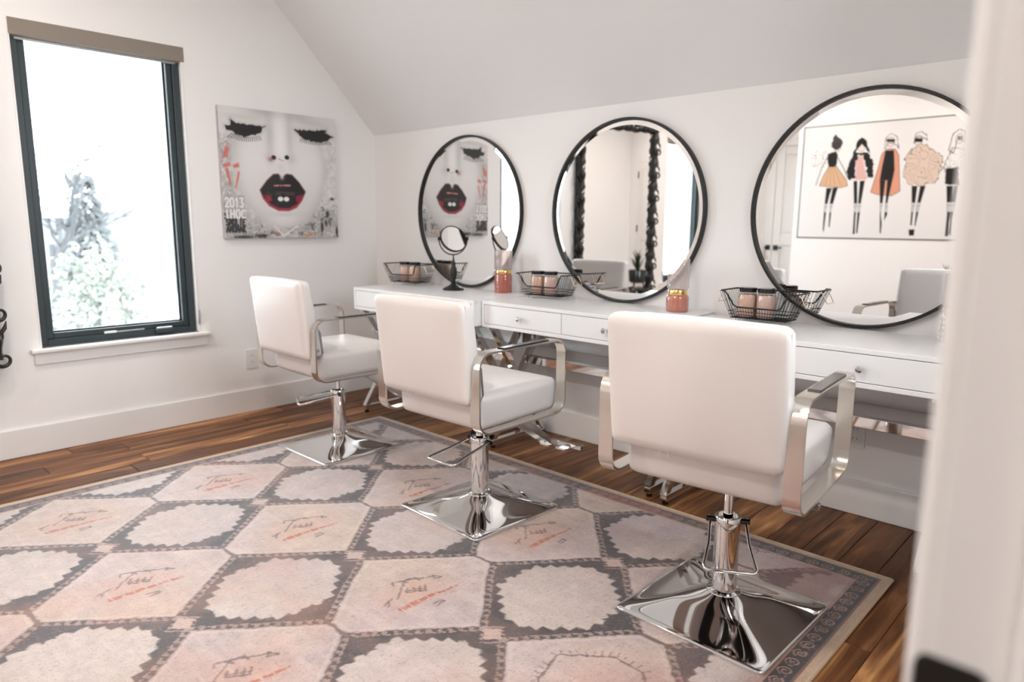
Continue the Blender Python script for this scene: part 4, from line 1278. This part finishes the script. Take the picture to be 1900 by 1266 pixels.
def wire_basket(label, loc, rz):
    t = thing('wire_basket', label, 'basket', loc, rz, 'black wire baskets on the desks')
    bw, bd, tw, td, zb, zt = .112, .058, .155, .082, .016, .128    # half sizes at base / rim
    def pt(fx, fy, k):      # fx, fy in -1..1 around the basket, k 0..1 up
        return (fx * (bw + (tw - bw) * k), fy * (bd + (td - bd) * k), zb + (zt - zb) * k)
    dip = .42
    def top_k(fx, fy):
        if fy > -.99 or abs(fx) > .86: return 1.0
        return dip if abs(fx) < .72 else dip + (1 - dip) * sstep_s(.72, .86, abs(fx))
    w = MB()
    nxw, nyw = 22, 10
    for i in range(nxw + 1):
        fx = -1 + 2 * i / nxw
        for fy in (-1, 1):
            w.tube([pt(fx, fy, 0), pt(fx, fy, top_k(fx, fy))], .0010, 5)
        w.tube([pt(fx, -1, 0), pt(fx, 1, 0)], .0010, 5)
    for j in range(1, nyw):
        fy = -1 + 2 * j / nyw
        for fx in (-1, 1): w.tube([pt(fx, fy, 0), pt(fx, fy, 1)], .0010, 5)
        w.tube([pt(-1, fy, 0), pt(1, fy, 0)], .0010, 5)
    for k in (.02, .14, .26):
        w.tube([pt(-1, -1, k), pt(1, -1, k), pt(1, 1, k), pt(-1, 1, k)], .0014, 6, closed=True)
    w.build('wire_mesh', M['blackmetal'], t, 60, kind='stuff')
    rim = [pt(-1, .82, 1), pt(-.97, .95, 1), pt(-.90, 1, 1), pt(.90, 1, 1), pt(.97, .95, 1), pt(1, .82, 1), pt(1, -.82, 1), pt(.97, -.95, 1), pt(.86, -1, 1), pt(.80, -1, .80), pt(.74, -1, .50), pt(.66, -1, dip), pt(-.66, -1, dip), pt(-.74, -1, .50), pt(-.80, -1, .80), pt(-.86, -1, 1), pt(-.97, -.95, 1), pt(-1, -.82, 1)]
    MB().tube(rim, .0034, 8, closed=True).build('rim', M['blackmetal'], t, 60)
    for fx in (-.8, .8):
        for fy in (-.8, .8):
            p = pt(fx, fy, 0)
            MB().tube([(p[0] - .006, p[1], .016), (p[0] - .006, p[1], .004), (p[0], p[1], .0015), (p[0] + .006, p[1], .004), (p[0] + .006, p[1], .016)], .0015, 6).build('foot', M['satin'], t, 60)
    for s in (-1, 1):
        a, b = pt(s, -.45, .95), pt(s, .45, .95)
        MB().tube([a, (a[0] + s * .012, a[1], a[2] - .008), (a[0] + s * .030, a[1], a[2] - .045), (b[0] + s * .030, b[1], b[2] - .045), (b[0] + s * .012, b[1], b[2] - .008), b], .0020, 7).build('handle', M['copper'], t, 60, label='pale copper wire handle')
    return t

def jar(label, loc, fill):
    t = thing('storage_jar', label, 'jar', loc, 0, 'lidded jars in the wire baskets')
    t.scale = (1.13, 1.13, 1.13)
    MB().lathe([(0, .001), (.031, .001), (.034, .006), (.034, .078), (.031, .088), (.028, .092), (.028, .097)], 32).build('glass', M['jarglass'], t, 50)
    MB().lathe([(0, .004), (.0305, .004), (.0325, .008), (.0325, .074), (.029, .084), (0, .085)], 24, ribs=12, amp=.02).build('contents', M[fill], t, 50)
    MB().lathe([(.0, .093), (.0305, .093), (.0315, .095), (.0315, .107), (.0295, .109), (0, .109)], 32).build('lid', M['blackplastic'], t, 40)
def basket_set(lab, loc, rz, j):
    wire_basket(lab, loc, rz)
    c, s = math.cos(rz), math.sin(rz)
    for (lx, ly, fill, jl) in j:
        jar(jl, (loc[0] + lx * c - ly * s, loc[1] + lx * s + ly * c, loc[2] + .0175), fill)
basket_set('black wire basket in the far corner, beside the tabletop mirror', (.555, -.155, Z1), R(6), [(-.040, 0, 'blush', 'blush-filled jar with black lid, left in the far corner basket'), (.040, .004, 'peach', 'peach-filled jar with black lid, right in the far corner basket')])
basket_set('black wire basket in front of the middle mirror', (1.665, -.125, Z2), R(6), [(-.066, 0, 'peach', 'peach-filled jar with black lid, left in the middle basket'), (.014, .004, 'blush', 'blush-filled jar with black lid, right in the middle basket')])
basket_set('black wire basket nearest the doorway, in front of the largest mirror', (2.828, -.130, Z3), R(0.5), [(-.070, 0, 'peach', 'peach-filled jar with black lid, left in the basket nearest the doorway'), (.008, .004, 'blush', 'blush-filled jar with black lid, right in the basket nearest the doorway')])

# tabletop mirror on a turned stand
tm = thing('tabletop_mirror', 'round double-sided makeup mirror on a black turned stand on the far desk', 'mirror', (1.018, -.205, Z1), R(74))
MB().lathe([(0, 0), (.060, 0), (.063, .004), (.060, .010), (.048, .016), (.028, .026), (.016, .036), (.013, .042), (0, .042)], 40).build('base', M['blackmetal'], tm, 40)
MB().lathe([(.013, .040), (.018, .046), (.011, .054), (.013, .066), (.020, .090), (.021, .110), (.016, .130), (.010, .146), (.014, .151), (.013, .156), (.007, .166), (.004, .185), (.003, .206), (.0, .208)], 24).build('stem', M['blackmetal'], tm, 50)
RC, ZM = .080, .292
MB().tube([(RC * 1.12 * math.cos(R(a)), 0, ZM + RC * 1.12 * math.sin(R(a))) for a in range(180, 361, 10)], .0035, 8).build('yoke', M['blackmetal'], tm, 60)
for s in (-1, 1):
    MB().lathe([(0, -.008), (.006, -.008), (.008, 0), (.006, .010), (0, .014)], 12, (s * RC * 1.12, 0, ZM)).build('pivot_knob', M['blackmetal'], tm, 40)
TI = R(27)
def tilt(p): return (p[0], p[1] * math.cos(TI) + p[2] * math.sin(TI), ZM - p[1] * math.sin(TI) + p[2] * math.cos(TI))
rm = MB(); n = 48; prof = [(RC - .005, -.007), (RC, -.007), (RC + .002, 0), (RC, .007), (RC - .005, .007)]
vs_, fs = [], []
for r_, y in prof:
    for k in range(n):
        a = 2 * PI * k / n; vs_.append(tilt((r_ * math.cos(a), y, r_ * math.sin(a))))
for i in range(4):
    for k in range(n):
        l = (k + 1) % n; fs.append((i * n + k, i * n + l, (i + 1) * n + l, (i + 1) * n + k))
rm.add(vs_, fs).build('rim', M['blackmetal'], tm, 50)
for y in (-.0055, .0055):
    MB().add([tilt(((RC - .004) * math.cos(2 * PI * k / n), y, (RC - .004) * math.sin(2 * PI * k / n))) for k in range(n)], [tuple(range(n))]).build('glass', M['mirror'], tm)

# potted spiky plant on a black stand (seen in the mirrors)
pp = thing('potted_plant', 'spiky dark green plant in a black pot on a stand, seen only in the mirrors', 'plant', (2.55, -4.35, 0))
MB().lathe([(0, .36), (.09, .36), (.115, .38), (.125, .52), (.12, .53), (.11, .50), (0, .50)], 32).build('pot', M['blackplastic'], pp, 40)
for k in range(3):
    a = 2 * PI * k / 3
    MB().tube([(.13 * math.cos(a), .13 * math.sin(a), 0), (.08 * math.cos(a), .08 * math.sin(a), .37)], .011, 8).build('stand_leg', M['blackmetal'], pp, 40)
lm = MB().add([(-.012, 0, 0), (.012, 0, 0), (.016, .05, .10), (-.016, .05, .10), (.010, .12, .19), (-.010, .12, .19), (0, .19, .22), (0, .045, .095), (0, .113, .183)], [(0, 1, 7), (0, 7, 3), (1, 2, 7), (7, 2, 4, 8), (3, 7, 8, 5), (8, 4, 6), (5, 8, 6)])
lo_ = lm.build('leaf', M['leaf'], pp, 60)
for k in range(30):
    o = lo_ if k == 0 else lo_.copy()
    if k: COL.objects.link(o); o.parent = pp
    o.location = (0, 0, .50)
    o.rotation_euler = (R(prng.uniform(-5, 40)), 0, k * 2.4)
    sc = prng.uniform(.7, 1.15); o.scale = (sc, sc, sc)

# ================================================================== outdoors
M['ground'] = mat('dry_lawn', (.42, .43, .42), .95, nscale=.6, var=.25)
M['bark'] = mat('bark', (.062, .063, .067), .9, nscale=8, var=.2)
M['conifer'] = mat('conifer_needles', (.088, .095, .097), .9, nscale=3, var=.3)
M['shrubm'] = mat('spring_shrub', (.21, .225, .195), .9, nscale=2, var=.3)
M['lowwall'] = mat('pale_wall', (.06, .062, .068), .9)
box('ground_outside', (-140, -120, -3.3), (60, 90, -3.1), M['ground'])['kind'] = 'structure'
M['haze'] = mat('painted_haze', (.047, .050, .055), .95, nscale=.25, var=.16)  # blue-grey colour stands in for distant haze
hv = []
for i in range(25):
    for j in range(9):
        hx, hy = -38 - j * 7.0, -40 + i * 5.0
        hv.append((hx, hy, -3.1 + 5.2 * (j / 8) ** .8 + .5 * math.sin(i * 1.3 + j) * (j / 8) + (0 if j else -.15)))
MB().add(hv, [(i * 9 + j, i * 9 + j + 1, (i + 1) * 9 + j + 1, (i + 1) * 9 + j) for i in range(24) for j in range(8)]).build('haze_slope_outside', M['haze'], None, 60)['kind'] = 'structure'  # added slope that carries the haze colour
trng = random.Random(5)
def branch(m, p, d, L_, r, depth):
    q = p + d * L_
    mid = p.lerp(q, .5) + Vector((trng.uniform(-1, 1), trng.uniform(-1, 1), trng.uniform(-.3, .6))) * L_ * .08
    m.tube([p, mid, q], [r, r * .85, r * .68], 6 if depth > 2 else 4, cap=False)
    if depth == 0: return
    for k in range(3 if depth > 1 else 3):
        ax = Vector((trng.uniform(-1, 1), trng.uniform(-1, 1), trng.uniform(-.2, .5))).normalized()
        nd = (d + ax * trng.uniform(.75, 1.2)).normalized()
        branch(m, p.lerp(q, trng.uniform(.55, 1)), nd, L_ * trng.uniform(.62, .82), r * .6, depth - 1)
def bare_tree(label, loc, h):
    t = thing('bare_tree', label, 'tree', loc, 0, 'trees outside the window')
    m = MB()
    branch(m, Vector((0, 0, 0)), Vector((.08, .05, 1)).normalized(), h * .26, h * .013, 5)
    m.build('branches', M['bark'], t, 60)
bare_tree('bare branching tree at the left of the window view', (-26.0, 4.15, -3.1), 13.0)
bare_tree('bare tree far out at the right of the window view', (-31, 12.2, -3.1), 6)
ct = thing('conifer', 'hazy conifer outside the window behind the bare tree', 'tree', (-33.0, 7.6, -3.1))
MB().lathe([(.25, 0), (.2, 1.4)], 10).build('trunk', M['bark'], ct, 60)
m = MB()
for k in range(1100):
    q = trng.random() ** .7
    z = .9 + (1 - q) * 5.6; rr_ = 1.4 * q * trng.uniform(.3, 1.0) + .05; a = trng.uniform(0, 2 * PI)
    d = Vector((math.cos(a), math.sin(a), -.25)); s_ = Vector((-d.y, d.x, 0)) * .10; p_ = Vector((rr_ * d.x, rr_ * d.y, z))
    m.add([p_ - s_, p_ + s_, p_ + d * .45 + Vector((0, 0, -.05)), p_ + d * .2 + Vector((0, 0, .12))], [(0, 1, 3), (1, 2, 3), (2, 0, 3)])
m.build('foliage', M['conifer'], ct, kind='stuff')
def shrub(label, loc, s, tall=1.0, n=900):
    t = thing('shrub', label, 'shrub', loc, 0, 'shrubs outside the window')
    m = MB()
    for k in range(n):
        a = trng.uniform(0, 2 * PI); e = math.acos(trng.uniform(-.3, 1)); rr_ = s * trng.uniform(.55, 1.05) * (1 + .15 * math.sin(3 * a))
        c = Vector((rr_ * math.sin(e) * math.cos(a), rr_ * math.sin(e) * math.sin(a), (s * .45 + rr_ * math.cos(e) * .8) * tall))
        q = s * .055
        ax = Vector((trng.uniform(-1, 1), trng.uniform(-1, 1), trng.uniform(-1, 1))).normalized(); b = ax.orthogonal().normalized() * q; c2 = ax.cross(b)
        m.add([c - b - c2, c + b - c2 * .6, c + b * .8 + c2, c - b * .7 + c2 * .8, c + ax * q * .5], [(0, 1, 4), (1, 2, 4), (2, 3, 4), (3, 0, 4)])
    m.build('foliage', M['shrubm'], t, kind='stuff')
    MB().tube([(0, 0, 0), (0, 0, s * .7 * tall)], s * .06, 8).build('stem', M['bark'], t, 60)
shrub('tall pale green shrub outside, left in the window view', (-19.0, 3.75, -3.1), 1.35, 2.1, 1300)
shrub('rounded hedge shrub outside, right in the window view', (-18, 6.6, -3.1), 1.2, 1.1)
shrub('low grey shrub outside below the conifer', (-14.5, 3.55, -3.1), .9, 1.0)
box('garden_wall', (-16.3, -8, -3.1), (-16.0, 22, -2.5), M['lowwall'])
prop(bpy.data.objects['garden_wall'], 'long low pale wall across the garden outside the window', 'wall')
